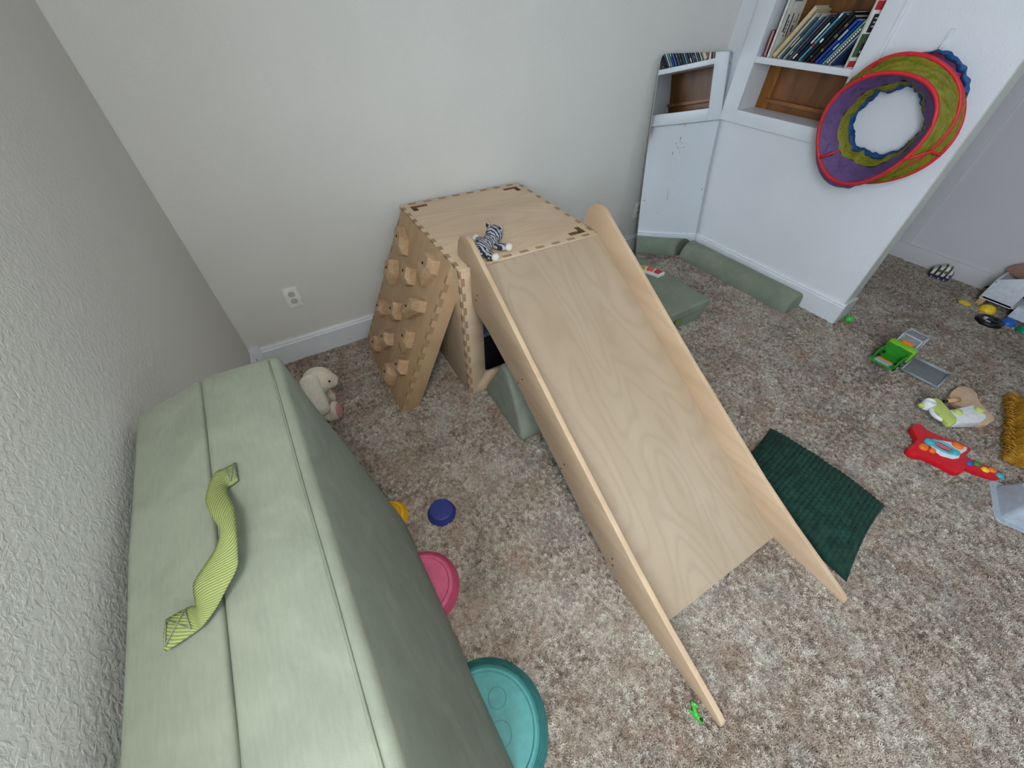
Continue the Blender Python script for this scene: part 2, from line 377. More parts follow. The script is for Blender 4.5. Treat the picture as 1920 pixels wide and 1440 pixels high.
# carpet: pile tufts scattered over the floor
def carpet():
    bm = bmesh.new(); rnd = random.Random(3)
    for i in range(11):
        a = rnd.uniform(0, 2*PI); r = rnd.uniform(0, .0046); L = rnd.uniform(.008, .013); w = rnd.uniform(.0009, .0014)
        base = Vector((r*math.cos(a), r*math.sin(a), 0)); th = rnd.uniform(0, 2*PI); lean = rnd.uniform(.25, 1.0)
        d = Vector((math.cos(th), math.sin(th), 0)); sd = Vector((-d.y, d.x, 0)); P = []
        for t in (0, .5, 1): P.append((base + d*lean*L*t*t + Vector((0, 0, L*t*(1-.35*lean*t))), w*(1, .9, .35)[int(t*2)]))
        vs = [(bm.verts.new(p-sd*ww), bm.verts.new(p+sd*ww)) for p, ww in P]
        for (a0, a1), (b0, b1) in zip(vs, vs[1:]): bm.faces.new((a0, a1, b1, b0))
    me = bpy.data.meshes.new('tuft'); bm.to_mesh(me); bm.free(); me.materials.append(MATS['carpet_pile'])
    tuft = bpy.data.objects.new('tuft_source', me)
    bm = bmesh.new()
    poly = [(.02, -.02), (XR-.02, -.02), (XR-.02, YE-.02), (XR+TH+.02, YE-.02), (XR+TH+.02, -.9), (XF-.02, -.9), (XF-.02, -3.15), (.0, -3.15)]
    bm.faces.new([bm.verts.new((x, y, 0)) for x, y in poly]); bmesh.ops.triangulate(bm, faces=bm.faces)
    o = bm_obj('carpet', bm, 'carpet_pile')
    ng = bpy.data.node_groups.new('pile', 'GeometryNodeTree'); ng.interface.new_socket('Geometry', in_out='INPUT', socket_type='NodeSocketGeometry'); ng.interface.new_socket('Geometry', in_out='OUTPUT', socket_type='NodeSocketGeometry')
    nd = ng.nodes; L = ng.links
    gi = nd.new('NodeGroupInput'); go = nd.new('NodeGroupOutput'); dp = nd.new('GeometryNodeDistributePointsOnFaces'); dp.inputs['Density'].default_value = 25000
    ii = nd.new('GeometryNodeInstanceOnPoints'); oi = nd.new('GeometryNodeObjectInfo'); oi.inputs['Object'].default_value = tuft
    rv = nd.new('FunctionNodeRandomValue'); rv.data_type = 'FLOAT_VECTOR'; rv.inputs[0].default_value = (-.25, -.25, 0); rv.inputs[1].default_value = (.25, .25, 6.283)
    rs = nd.new('FunctionNodeRandomValue'); rs.data_type = 'FLOAT'; rs.inputs[2].default_value = .75; rs.inputs[3].default_value = 1.25
    jg = nd.new('GeometryNodeJoinGeometry')
    nz = nd.new('ShaderNodeTexNoise'); nz.inputs['Scale'].default_value = 20; nz.inputs['Detail'].default_value = 3
    vs_ = nd.new('ShaderNodeVectorMath'); vs_.operation = 'SUBTRACT'; vs_.inputs[1].default_value = (.5, .5, .5)
    vm_ = nd.new('ShaderNodeVectorMath'); vm_.operation = 'MULTIPLY'; vm_.inputs[1].default_value = (2.6, 2.6, 0)
    va_ = nd.new('ShaderNodeVectorMath'); va_.operation = 'ADD'
    L.new(nz.outputs['Color'], vs_.inputs[0]); L.new(vs_.outputs[0], vm_.inputs[0]); L.new(vm_.outputs[0], va_.inputs[0]); L.new(rv.outputs[0], va_.inputs[1])
    L.new(gi.outputs[0], dp.inputs['Mesh']); L.new(dp.outputs['Points'], ii.inputs['Points']); L.new(oi.outputs['Geometry'], ii.inputs['Instance'])
    L.new(va_.outputs[0], ii.inputs['Rotation']); L.new(rs.outputs[1], ii.inputs['Scale'])
    L.new(ii.outputs[0], jg.inputs[0]); L.new(gi.outputs[0], jg.inputs[0]); L.new(jg.outputs[0], go.inputs[0])
    md = o.modifiers.new('pile', 'NODES'); md.node_group = ng
    tag(o, 'mottled taupe and brown plush carpet covering the whole floor', 'carpet', kind='stuff')
carpet()

# ------------------------------------------------------------------ built-in bookcase
bc = thing('built_in_bookcase', 'white framed built-in bookcase with brown wooden back set in the partition', 'bookcase', (XR, -.5, NZ0))
def bco(name, x0, x1, y0, y1, z0, z1, mat, bev=.002):
    return boxo(name, x0-XR, x1-XR, y0+.5, y1+.5, z0-NZ0, z1-NZ0, mat, bc, bev)
XB = XR+.175
bco('casing', XR-.020, XR, -.222, -.115, .889, 2.15, 'trim_paint'); bco('casing', XR-.020, XR, -.862, -.780, .889, 2.15, 'trim_paint')
bco('casing', XR-.0205, XR, -.780, -.222, .889, .960, 'trim_paint'); bco('casing', XR-.024, XR, -.875, -.862, .889, 2.15, 'trim_paint')
bco('side_panel', XR+.0005, XB, -.222, -.205, NZ0, NZ1, 'trim_paint', 0); bco('side_panel', XR+.0005, XB, -.797, -.780, NZ0, NZ1, 'trim_paint', 0)
bco('bottom_board', XR+.0005, XB, -.780, -.222, NZ0, .960, 'trim_paint', 0)
bco('shelf', XR-.016, XB, -.780, -.222, 1.198, 1.228, 'trim_paint'); bco('shelf', XR-.016, XB, -.780, -.222, 1.62, 1.65, 'trim_paint')
bco('top_board', XR-.016, XB, -.797, -.205, NZ1, NZ1+.02, 'trim_paint')
bco('back_panel', XB, XB+.015, -.797, -.205, NZ0, NZ1, 'shelf_wood', 0)
bco('back_stile', XB-.010, XB, -.300, -.222, .960, 1.198, 'shelf_wood_gold'); bco('back_rail', XB-.026, XB, -.780, -.276, .998, 1.018, 'shelf_wood_rail')
bco('back_rail', XB-.008, XB, -.780, -.300, .960, .998, 'shelf_wood')

# ------------------------------------------------------------------ books
def bookmat(name, rgb): 
    if name not in MATS: plain(name, rgb, .5, .35, .08)
    return name
def book(label, y, t, h, rgb, lean, dep=.14, x=XR+.004, marks=(), pages='page_paper', foreedge=False):
    e = thing('book', label, 'book', (x, y, 1.2285), 0, 'books on the built-in shelf'); e.rotation_euler = (math.radians(lean), 0, 0)
    nm = bookmat('book_%d_%d_%d' % rgb, rgb); c = .0022
    bm = bmesh.new(); box(bm, 0, dep, 0, c, 0, h); box(bm, 0, dep, t-c, t, 0, h)
    box(bm, dep-c if foreedge else 0, dep if foreedge else c, 0, t, 0, h); bm_obj('cover', bm, nm, e)
    boxo('pages', .006 if foreedge else c, dep-.003, c, t-c, .003, h-.003, pages, e)
    for z0, z1, col in marks:
        boxo('spine_label', -.0006, .0004, t*.18, t*.82, h*z0, h*z1, bookmat('book_%d_%d_%d' % col, col), e)
    return e
LE = 32
WH = (222, 222, 214); BK = (34, 34, 38)
book('short maroon book with pink page edges at the left end of the shelf', -.268, .020, .118, (96, 30, 40), 0, .12, marks=(), pages='page_pink', foreedge=True)
big = book('tall white book with dark lettering standing upright beside the maroon book', -.292, .018, .33, (226, 224, 216), 1, .155)
for x0, x1, z0, z1, c in [(.030, .044, .11, .185, (70, 88, 100)), (.052, .060, .09, .10, BK), (.052, .060, .105, .115, BK), (.052, .060, .12, .13, BK), (.052, .060, .135, .145, BK), (.052, .060, .15, .16, BK), (.075, .085, .09, .19, (110, 48, 48)), (.105, .116, .11, .14, BK), (.105, .112, .15, .158, BK), (.125, .13, .15, .19, BK), (.04, .12, .238, .246, (120, 120, 120))]:
    boxo('cover_print', x0, x1, -.0006, .0004, z0, z1, bookmat('book_%d_%d_%d' % c, c), big)
rows = [('thick beige leaning book beside the tall white book', -.343, .026, .252, (208, 188, 146), ()),
 ('thin white leaning book next to the thick beige book', -.366, .011, .228, (214, 216, 216), ()),
 ('dark green and cream striped leaning book', -.384, .009, .21, (78, 106, 100), ((.3, .55, (214, 210, 190)),)),
 ('cream leaning book with blue upper half of spine', -.401, .009, .226, (220, 216, 196), ((.5, .9, (70, 130, 170)),)),
 ('bright blue thin leaning book left of the brown one', -.417, .008, .215, (44, 104, 160), ((.12, .2, (210, 210, 205)),)),
 ('taupe brown thin leaning book', -.434, .010, .225, (124, 108, 98), ()),
 ('navy leaning book with white foot label', -.455, .013, .222, (40, 54, 84), ((.03, .15, (226, 226, 222)),)),
 ('black leaning book with long cream label on its spine', -.476, .014, .236, (30, 32, 40), ((.38, .80, (222, 218, 200)),)),
 ('cyan blue leaning book with red spot on its spine', -.494, .013, .240, (86, 160, 190), ((.32, .38, (190, 50, 50)), (.9, .98, (226, 226, 214)))),
 ('black leaning book with small white emblem', -.518, .016, .232, (30, 34, 36), ((.42, .50, (226, 226, 220)),)),
 ('glossy black leaning book with fine grey lines', -.541, .015, .246, (24, 24, 28), ((.1, .13, (120, 120, 120)),)),
 ('thick black leaning book with gold lettering', -.568, .020, .226, (30, 28, 28), ((.25, .3, (120, 104, 60)), (.55, .62, (120, 104, 60)), (.78, .84, (120, 104, 60)))),
 ('royal blue leaning book with white lettering', -.594, .016, .212, (36, 74, 168), ((.55, .78, (150, 180, 220)),)),
 ('thin blue leaning book with pale stripe', -.611, .009, .208, (50, 96, 186), ((.35, .5, (210, 220, 230)),)),
 ('mint green leaning book beside the spiral bound one', -.630, .010, .228, (130, 196, 172), ())]
for lab, y, t, h, c, mk in rows: book(lab, y+.016, t, h, c, LE, marks=mk)
sp = book('grey spiral bound book with white wire coil', -.632, .014, .190, (110, 108, 106), 32)
for i in range(17):
    z = .010+i*.0099; boxo('coil', -.004, .002, .002, .012, z, z+.005, 'toy_white', sp)
book('white thin leaning book right of the spiral bound one', -.644, .009, .160, (206, 212, 218), 32, x=XR+.012)
book('dark blue thin leaning book behind the picture book', -.658, .010, .136, (38, 62, 104), 32, x=XR+.012)
pb = book('large picture book with green and red cover at the right end of the shelf', -.738, .008, .262, (232, 230, 222), 0, .088, x=XR-.014); pb.rotation_euler = (0, 0, math.radians(-27))
for nm, x0, x1, z0, z1 in [('label_red', .006, .084, .222, .255), ('label_dark', .02, .07, .14, .208), ('label_green', .006, .084, .045, .135), ('label_red', .006, .084, .004, .03), ('label_dark', .03, .075, .05, .10)]:
    boxo('cover_print', x0, x1, -.0007 if nm != 'label_dark' else -.001, .0004, z0, z1, nm, pb)
for z in (.16, .175, .19): boxo('cover_print', .032, .058, -.0014, .0004, z, z+.006, 'toy_white', pb)
boxo('cover_print', .035, .065, -.0014, .0004, .062, .070, 'toy_white', pb)

# ------------------------------------------------------------------ mirror leaning in the corner
BL, BR, TL, TR = Vector((2.560, -.247, .002)), Vector((3.180, -.278, .002)), Vector((2.562, -.050, 1.248)), Vector((3.192, -.074, 1.238))
mir = thing('wall_mirror', 'frameless acrylic mirror leaning in the corner against the back wall', 'mirror', tuple((BL+BR)/2))
def mpt(u, v, d=0):
    p = BL*(1-u)*(1-v)+BR*u*(1-v)+TL*(1-u)*v+TR*u*v
    n = ((BR-BL).cross(TL-BL)).normalized()
    bow = -.014*math.sin(PI*v)
    return p + n*(d+bow) - mir.location
bm = bmesh.new(); nu, nv = 12, 30; rc = .035; Wm = (BR-BL).length; Hm = (TL-BL).length
def ins(u, v):
    # clip corners to a radius
    x, y = u*Wm, v*Hm
    for cx, sx in ((rc, -1), (Wm-rc, 1)):
        if (x-cx)*sx > 0 and y > Hm-rc:
            d = math.hypot(x-cx, y-(Hm-rc))
            m = max(abs(x-cx), abs(y-(Hm-rc)))
            if d > 1e-9: k = m/d; x = cx+(x-cx)*k; y = Hm-rc+(y-(Hm-rc))*k
    return x/Wm, y/Hm
us = [0, .25*rc/Wm, .5*rc/Wm, .75*rc/Wm, rc/Wm]+[rc/Wm+(1-2*rc/Wm)*i/10 for i in range(1, 11)]+[1-.75*rc/Wm, 1-.5*rc/Wm, 1-.25*rc/Wm, 1]
vsn = [i/28*(1-rc/Hm) for i in range(29)]+[1-.75*rc/Hm, 1-.5*rc/Hm, 1-.25*rc/Hm, 1]
F = [[bm.verts.new(mpt(*ins(u, v), .0)) for u in us] for v in vsn]; G = [[bm.verts.new(mpt(*ins(u, v), -.004)) for u in us] for v in vsn]
for j in range(len(vsn)-1):
    for i in range(len(us)-1):
        bm.faces.new((F[j][i], F[j][i+1], F[j+1][i+1], F[j+1][i])); bm.faces.new((G[j][i], G[j+1][i], G[j+1][i+1], G[j][i+1]))
for j in range(len(vsn)-1):
    bm.faces.new((F[j][0], F[j+1][0], G[j+1][0], G[j][0])); bm.faces.new((F[j][-1], G[j][-1], G[j+1][-1], F[j+1][-1]))
for i in range(len(us)-1):
    bm.faces.new((F[0][i], G[0][i], G[0][i+1], F[0][i+1])); bm.faces.new((F[-1][i], F[-1][i+1], G[-1][i+1], G[-1][i]))
bm_obj('mirror_sheet', bm, 'acrylic_mirror', mir, auto=30)
for u, v in ((.045, .385), (.955, .375), (.955, .955), (.045, .955), (.955, .03), (.045, .03)):
    p = mpt(u, v, .0006); ello('screw_hole', p, (.004, .0015, .004), 'toy_grey', mir, seg=10)
rnd = random.Random(5)
for i in range(26):
    u = rnd.gauss(.44, .06) if i < 15 else rnd.uniform(.25, .5); v = rnd.gauss(.63, .035) if i < 15 else rnd.uniform(.2, .5)
    s = rnd.uniform(.001, .003); ello('smudge', mpt(u, v, .0005), (s, .0006, s*rnd.uniform(1, 5 if i < 15 else 1.4)), 'smudge', mir, seg=8)
ello('smudge', mpt(.40, .36, .0005), (.0011, .0006, .085), 'smudge', mir, seg=8)

# ------------------------------------------------------------------ outlets
def outlet(x, z, lab, faces=True):
    e = thing('wall_outlet', lab, 'outlet', (x, 0, z))
    boxo('plate', -.035, .035, -.006, 0, -.057, .057, 'outlet_plate', e, .002)
    if faces:
        for dz in (-.0195, .0195):
            pts = [(.0165*math.copysign(abs(math.cos(a))**.6, math.cos(a)), 0, dz+.0142*math.sin(a)) for a in [2*PI*i/24 for i in range(24)]]
            s = prismo('socket_cover', pts, (0, -.0085, 0), (0, -.004, 0), 'outlet_face', e)
        ello('plate_screw', (0, -.0065, 0), (.0028, .0012, .0028), 'outlet_face', e, seg=10)
outlet(.300, .3745, 'white electrical outlet plate with covered sockets on the back wall')
outlet(2.735, .335, 'white wall plate on the back wall beside the leaning mirror', True)

# ------------------------------------------------------------------ play tunnel on the partition
tun = thing('play_tunnel', 'collapsed pop-up play tunnel with red rings hanging on the partition hook', 'play tunnel', (XR-.1, -1.09, .80))
TO = Vector(tun.location)
RING = [(3.020, -1.062, 1.032, .232), (3.078, -1.082, 1.072, .252), (3.120, -1.100, 1.048, .258), (3.162, -1.098, 1.075, .240)]
def ringpt(k, a):
    x, y, z, r = RING[k]; wob = .008*math.sin(3*a+k)
    return Vector((x+.012*math.sin(a*2+k), y-(r+wob)*math.cos(a), z+(r+wob)*math.sin(a)))-TO
def ringpath(k, dx=0, n=72): return [ringpt(k, 2*PI*i/n)+Vector((dx, 0, 0)) for i in range(n)]
for k in range(4): tubeo('hoop', ringpath(k), .0085 if k < 3 else .006, 'tunnel_red', tun, 10, True)
def sleeve(name, k0, k1, sag, mat, seed, outward=0.0, na=150, nt=16):
    bm = bmesh.new(); R = []
    for j in range(nt+1):
        t = j/nt; row = []
        for i in range(na):
            a = 2*PI*i/na; p = ringpt(k0, a).lerp(ringpt(k1, a), t)
            c = (Vector(RING[k0][:3])*(1-t)+Vector(RING[k1][:3])*t)-TO
            d = (c-p); d.x = 0; d.normalize()
            env = math.sin(PI*t)
            nz = noise.noise(Vector((math.cos(a)*5+seed, math.sin(a)*5, t*2.0)))
            wr_ = noise.noise(Vector((math.cos(a+t*1.2)*16+seed, math.sin(a+t*1.2)*16, t*3.5)))
            s = env*(sag*(1+.55*nz) + outward*max(0, math.cos(a-.6))) + env*.012*wr_
            gather = min([abs(((a-g+PI) % (2*PI))-PI) for g in (2.2, 4.1, -.35)])
            s *= .45+.55*min(1, gather/.35)
            row.append(bm.verts.new(p+d*s+Vector((.014*env*wr_, 0, -.012*env*abs(nz)))))
        R.append(row)
    for A, B in zip(R, R[1:]):
        for i in range(na): bm.faces.new((A[i], A[(i+1) % na], B[(i+1) % na], B[i]))
    return bm_obj(name, bm, mat, tun, smooth=True)
def inner_band(key0, key1, mat, seed, lab, na=180, nt=12):
    """collapsed lining between two hoops; keys: x, centre y, centre z, radius, waviness"""
    bm = bmesh.new(); R = []
    def rad(kx, a):
        n1 = noise.noise(Vector((math.cos(a)*1.6+2.2, math.sin(a)*1.6, 3.1)))
        n2 = noise.noise(Vector((math.cos(a)*5+seed, math.sin(a)*5, 1.7)))
        return kx[3]*(1+kx[4]*(.9*n1+.35*n2))
    for j in range(nt+1):
        t = j/nt; row = []
        for i in range(na):
            a = 2*PI*i/na; env = math.sin(PI*t)
            def pt(kx): 
                rr_ = rad(kx, a); return Vector((kx[0], kx[1]-rr_*math.cos(a), kx[2]+rr_*math.sin(a)))
            p = (ringpt(0, a)+TO if key0 is None else pt(key0)).lerp(ringpt(3, a)+TO if key1 is None else pt(key1), t)
            f = noise.noise(Vector((math.cos(a+.5*t)*9+seed, math.sin(a+.5*t)*9, t*1.2)))
            g = noise.noise(Vector((math.cos(a-.7*t)*22+seed, math.sin(a-.7*t)*22, t*1.5)))
            d = Vector((0, math.cos(a), -math.sin(a)))
            row.append(bm.verts.new(p-TO+d*env*(.004+.009*f+.004*g)+Vector((.012*env*f, 0, 0))))
        R.append(row)
    for A, B in zip(R, R[1:]):
        for i in range(na): bm.faces.new((A[i], A[(i+1) % na], B[(i+1) % na], B[i]))
    bm_obj('fabric_section', bm, mat, tun, smooth=True)['label'] = lab
K1 = (3.092, -1.068, 1.046, .176, .14); K2 = (3.128, -1.074, 1.054, .152, .28); K3 = (3.150, -1.078, 1.057, .142, .30)
inner_band(None, K1, 'tunnel_purple', 1.3, 'purple mesh lining behind the front hoop')
inner_band(K1, K2, 'tunnel_olive', 5.3, 'olive green mesh lining')
inner_band(K2, K3, 'tunnel_blue', 8.1, 'blue mesh lining at the back')
inner_band(K3, None, 'tunnel_blue', 3.3, 'blue mesh behind the lining')
sleeve('fabric_section', 0, 1, -.008, 'tunnel_olive', 1.3)['label'] = 'olive green outer fabric between the first two hoops'
sleeve('fabric_section', 1, 2, -.006, 'tunnel_olive', 7.7)['label'] = 'olive green outer fabric between the middle hoops'
sleeve('fabric_section', 2, 3, .012, 'tunnel_purple', 4.1)['label'] = 'purple outer fabric at the wall'
# loose outer gathers
def outer(name, k, a0, a1, w, mat, dx):
    bm = bmesh.new(); R = []
    for i in range(61):
        a = a0+(a1-a0)*i/60; p = ringpt(k, a); c = Vector(RING[k][:3])-TO; d = (p-c); d.x = 0; d.normalize(); e = math.sin(PI*i/60)**.5
        row = []
        for j in range(7):
            t = j/6; wr_ = noise.noise(Vector((i*.25, j*.3, k*3)))
            row.append(bm.verts.new(p+d*(w*e*(t-.2)+.008*wr_)+Vector((dx*t+.014*math.sin(PI*t)*-1+.01*wr_, 0, 0))))
        R.append(row)
    for A, B in zip(R, R[1:]):
        for j in range(6): bm.faces.new((A[j], A[j+1], B[j+1], B[j]))
    return bm_obj(name, bm, mat, tun, smooth=True)
outer('fabric_section', 0, 3.5, 5.2, .045, 'tunnel_purple', .03)['label'] = 'purple fabric fold hanging below the rings'
outer('fabric_section', 3, .2, 1.7, .03, 'tunnel_blue', -.02)['label'] = 'blue fabric fold at the top'
# ties
tubeo('tie', [ringpt(0, 2.2)+Vector((-.01, 0, .004)), ringpt(0, 2.2).lerp(ringpt(1, 2.2), .5)+Vector((-.012, -.006, -.012)), ringpt(1, 2.2)], .006, 'tunnel_red', tun)
tubeo('tie', [ringpt(0, -.35)+Vector((-.008, 0, 0)), ringpt(1, -.30)+Vector((-.012, -.01, 0)), ringpt(2, -.25)+Vector((-.012, 0, 0)), ringpt(3, -.2)], .007, 'tunnel_red', tun)
p = ringpt(0, 3.95); q = p+Vector((.0, -.075, .055))
tubeo('tie', [p, p.lerp(q, .5)+Vector((-.006, 0, 0)), q], [.008, .008, .003], 'tunnel_red', tun)
ello('toggle', p.lerp(q, .62)+Vector((-.004, 0, 0)), (.005, .010, .010), 'black_plastic', tun, seg=12)
hk = thing('wall_hook', 'small white adhesive hook on the partition above the play tunnel', 'hook', (XR, -1.094, 1.37))
boxo('back_plate', -.005, 0, -.011, .011, -.045, .035, 'hook_clear', hk, .002)
tubeo('hook_arm', [(-.004, 0, -.030), (-.018, 0, -.040), (-.024, 0, -.030), (-.024, 0, -.018)], .004, 'hook_clear', hk)

# ------------------------------------------------------------------ wooden platform box
BX, BY, BR_, BW, BD, BH = .9255, -.0337, -.0349, .6977, .7209, .7239
pb_ = thing('play_platform_box', 'birch plywood platform box with finger joints under the slide', 'play platform', (BX, BY, 0), BR_)
T = .018
top = boxo('top_panel', 0, BW, -BD, 0, BH-T, BH, 'birch_panel', pb_, .0015)
def lcut(u, v, su, sv):
    a = boxo('cutter', u, u+su*.085, v, v+sv*.026, BH-.05, BH+.05, 'hole_edge'); b = boxo('cutter', u, u+su*.026, v, v+sv*.062, BH-.05, BH+.05, 'hole_edge')
    for c in (a, b): c.location = (BX, BY, 0); c.rotation_euler = (0, 0, BR_)
    return [a, b]
cut(top, lcut(.042, -.040, 1, -1)+lcut(BW-.042, -.040, -1, -1)+lcut(BW-.042, -BD+.040, -1, 1))
left = boxo('side_panel', 0, T, -BD, 0, 0, BH-T, 'birch_panel', pb_, .0015)
right = boxo('side_panel', BW-T, BW, -BD, 0, 0, BH-T, 'birch_panel', pb_, .0015)
def holed(y0, y1, u0, u1, z0, z1):
    o = boxo('front_panel', T, BW-T, y0, y1, 0, BH-T, 'birch_panel', pb_, .001)
    r = .03; pts = []
    for cx, cz, a0 in ((u1-r, z1-r, 0), (u0+r, z1-r, 90), (u0+r, z0+r, 180), (u1-r, z0+r, 270)):
        pts += [(cx+r*math.cos(math.radians(a0+d)), 0, cz+r*math.sin(math.radians(a0+d))) for d in (0, 22, 45, 67, 90)]
    c = prismo('cutter', pts, (0, y0-.05, 0), (0, y1+.05, 0), 'ply_edge'); c.location = (BX, BY, 0); c.rotation_euler = (0, 0, BR_)
    return cut(o, [c])
holed(-BD, -BD+T, .096, BW-.096, .118, .60)
bk = boxo('back_panel', T, BW-T, -T, 0, 0, BH-T, 'birch_panel', pb_, .0015)
# finger joints: end grain showing flush in the neighbouring face
_fj = {}
def finger(parent, c, sx, sy, sz, mat='end_grain'):
    key = (round(sx, 4), round(sy, 4), round(sz, 4), mat)
    if key not in _fj:
        bm = bmesh.new(); box(bm, -sx/2, sx/2, -sy/2, sy/2, -sz/2, sz/2); o = bm_obj('finger_joint', bm, mat, parent, c); _fj[key] = o.data
    else:
        o = bpy.data.objects.new('finger_joint', _fj[key]); COL.objects.link(o); o.parent = parent; o.location = c
    return o
for i in range(9): finger(pb_, (T/2, -.05-i*.0775, BH-.004), T, .034, .0095)
for i in range(8): finger(pb_, (BW-T/2, -.05-i*.0875, BH-.004), T, .036, .0095)
for i in range(8): finger(pb_, (.065+i*.081, -T/2, BH-.004), .040, T, .0095)
for i in range(8): finger(pb_, (.065+i*.081, -BD+T/2+.004, BH-.004), .040, T, .0095)
for i in range(10): finger(pb_, (T/2+.004, -BD+.004, .030+i*.0705), T*.95, .0095, .036)
for i in range(10): finger(pb_, (.004, -BD+T/2, .066+i*.0705), .0095, T, .034)

# ------------------------------------------------------------------ climbing panel
CT0, CT1 = Vector((.9245, -.060, .716)), Vector((.9010, -.690, .716)); CB0, CB1 = Vector((.5655, -.069, 0)), Vector((.5473, -.690, 0))
cl = thing('climbing_panel', 'birch plywood climbing panel with wooden holds leaning on the platform box', 'climbing panel', tuple((CB0+CB1)/2))
CO = Vector(cl.location); ex = ((CB1-CB0)).normalized(); ez = ((CT0+CT1)/2-(CB0+CB1)/2).normalized(); en = ex.cross(ez).normalized()
if en.x > 0: en = -en
face = prismo('climbing_face', [CB0-CO, CB1-CO, CT1-CO, CT0-CO], (0, 0, 0), -en*.018, 'birch_climb', cl, .0012)
# side flanges behind the face
def flange(y, d):
    A = Vector((.547+(.018 if y > -.3 else 0), y, 0)); 
    pts = [Vector(A), Vector((A.x+.097, y, 0)), Vector((.906+(.018 if y > -.3 else 0), y, .549)), Vector((.9015+(.02 if y > -.3 else 0), y, .708))]
    return prismo('side_flange', [q-CO for q in pts], (0, 0, 0), (0, d, 0), 'birch_climb', cl, .0012)
flange(-.6925, .016); flange(-.062, -.016)
def on_face(u, v, d=0): return CB0+(CB1-CB0)*u + (CT0+(CT1-CT0)*u-CB0-(CB1-CB0)*u)*v + en*d - CO
RotF = Matrix((ex, -en, ez)).transposed()   # local x along the panel, -y out of it, z up the panel
def fj_rot(p, sx, sy, sz):
    o = finger(cl, p, sx, sy, sz); o.rotation_euler = RotF.to_euler(); return o
for i in range(11):
    v = .055+i*.086; fj_rot(on_face(.984, v, -.0038), .018, .0095, .036)
    fj_rot(on_face(.016, v, -.0038), .018, .0095, .036)
    if i < 10: fj_rot(on_face(1.0, v+.043, -.009)+Vector((0, -.0008, 0)), .006, .018, .036)
HOLDS = [(0.217, 0.861, 0.084, 0.0504, 0.5), (0.212, 0.653, 0.0504, 0.0728, -0.2), (0.509, 0.75, 0.056, 0.056, 0.3), (0.771, 0.883, 0.065, 0.0952, 0.15), (0.208, 0.387, 0.0392, 0.0616, 0.2), (0.464, 0.483, 0.0504, 0.0616, 0.5), (0.741, 0.632, 0.1008, 0.0504, -0.75), (0.273, 0.135, 0.0504, 0.056, 0.3), (0.455, 0.27, 0.0504, 0.0672, 0.2), (0.773, 0.433, 0.056, 0.0728, 0.1), (0.691, 0.125, 0.0504, 0.0616, -0.3), (0.82, 0.26, 0.047, 0.056, 0.3)]
def hold(u, v, sx, sz, rot, seed):
    """faceted wooden grip: an irregular block cut from laminated birch, drilled for its bolt"""
    rn = random.Random(seed); n = rn.choice((5, 6, 6)); bm = bmesh.new()
    ang = [2*PI*(i+rn.uniform(-.22, .22))/n for i in range(n)]
    base = [(sx*math.cos(a)*rn.uniform(.85, 1.1), sz*math.sin(a)*rn.uniform(.85, 1.1)) for a in ang]
    offx, offz = -sx*.16, sz*.22; depth = rn.uniform(.040, .052)
    A = [bm.verts.new((x, 0, z)) for x, z in base]; B = [bm.verts.new((x*.98, -depth*.62, z*.97)) for x, z in base]
    Cc = [bm.verts.new((x*.66+offx, -depth, z*.66+offz)) for x, z in base]
    bm.faces.new(A); bm.faces.new(Cc[::-1])
    for P_, Q_ in ((A, B), (B, Cc)):
        for i in range(n): bm.faces.new((P_[i], P_[(i+1) % n], Q_[(i+1) % n], Q_[i]))
    bmesh.ops.recalc_face_normals(bm, faces=bm.faces)
    bmesh.ops.bevel(bm, geom=list(bm.edges), offset=.0014, segments=1, affect='EDGES')
    o = bm_obj('climbing_hold', bm, 'hold_wood', cl, tuple(on_face(u, v, -.0005)))
    o.rotation_euler = (RotF @ Matrix.Rotation(rot, 3, 'Y')).to_euler()
    bm = bmesh.new(); r = bmesh.ops.create_cone(bm, cap_ends=True, segments=16, radius1=.0068, radius2=.0068, depth=.01)
    bmesh.ops.rotate(bm, cent=(0, 0, 0), matrix=Matrix.Rotation(PI/2, 3, 'X'), verts=bm.verts)
    bm_obj('bolt_hole', bm, 'dark_hole', o, (offx, -depth+.0044, offz))
for i, (u, v, sx, sz, rot) in enumerate(HOLDS): hold(u, v, sx, sz, rot, 20+i)

# ------------------------------------------------------------------ slide
sl = thing('wooden_slide', 'birch plywood slide with high side rails hooked on the platform box', 'slide', (.945, -.76, 0), -.021)
def sy(y): return y+.76
prof = [(-.655, .728), (-.656, .765), (-.668, .800), (-.690, .826), (-.718, .840), (-.750, .844), (-.782, .836), (-.815, .815), (-.86, .788), (-.99, .715), (-1.24, .568), (-1.46, .443), (-1.67, .330), (-1.88, .217), (-2.05, .137),
        (-2.20, .076), (-2.285, .040), (-2.306, .026), (-2.310, .014), (-2.304, .003), (-2.285, 0), (-2.02, 0), (-1.93, .006), (-1.81, .040), (-1.66, .118), (-1.50, .208), (-1.165, .392), (-.90, .510), (-.80, .535), (-.768, .552), (-.764, .570), (-.764, .728)]
def rail(x0, x1): return prismo('side_rail', [(0, sy(a), b) for a, b in prof], (x0, 0, 0), (x1, 0, 0), 'birch_rail', sl, .004, 2)
rail(0, .020); rail(.648, .668)
pp = [(-.768, .719), (-2.020, .0205), (-2.036, .0160), (-2.036, .0130), (-2.010, .0120), (-.768, .706)]
prismo('slide_panel', [(0, sy(a), b) for a, b in pp], (.0205, 0, 0), (.6475, 0, 0), 'birch_slide', sl)
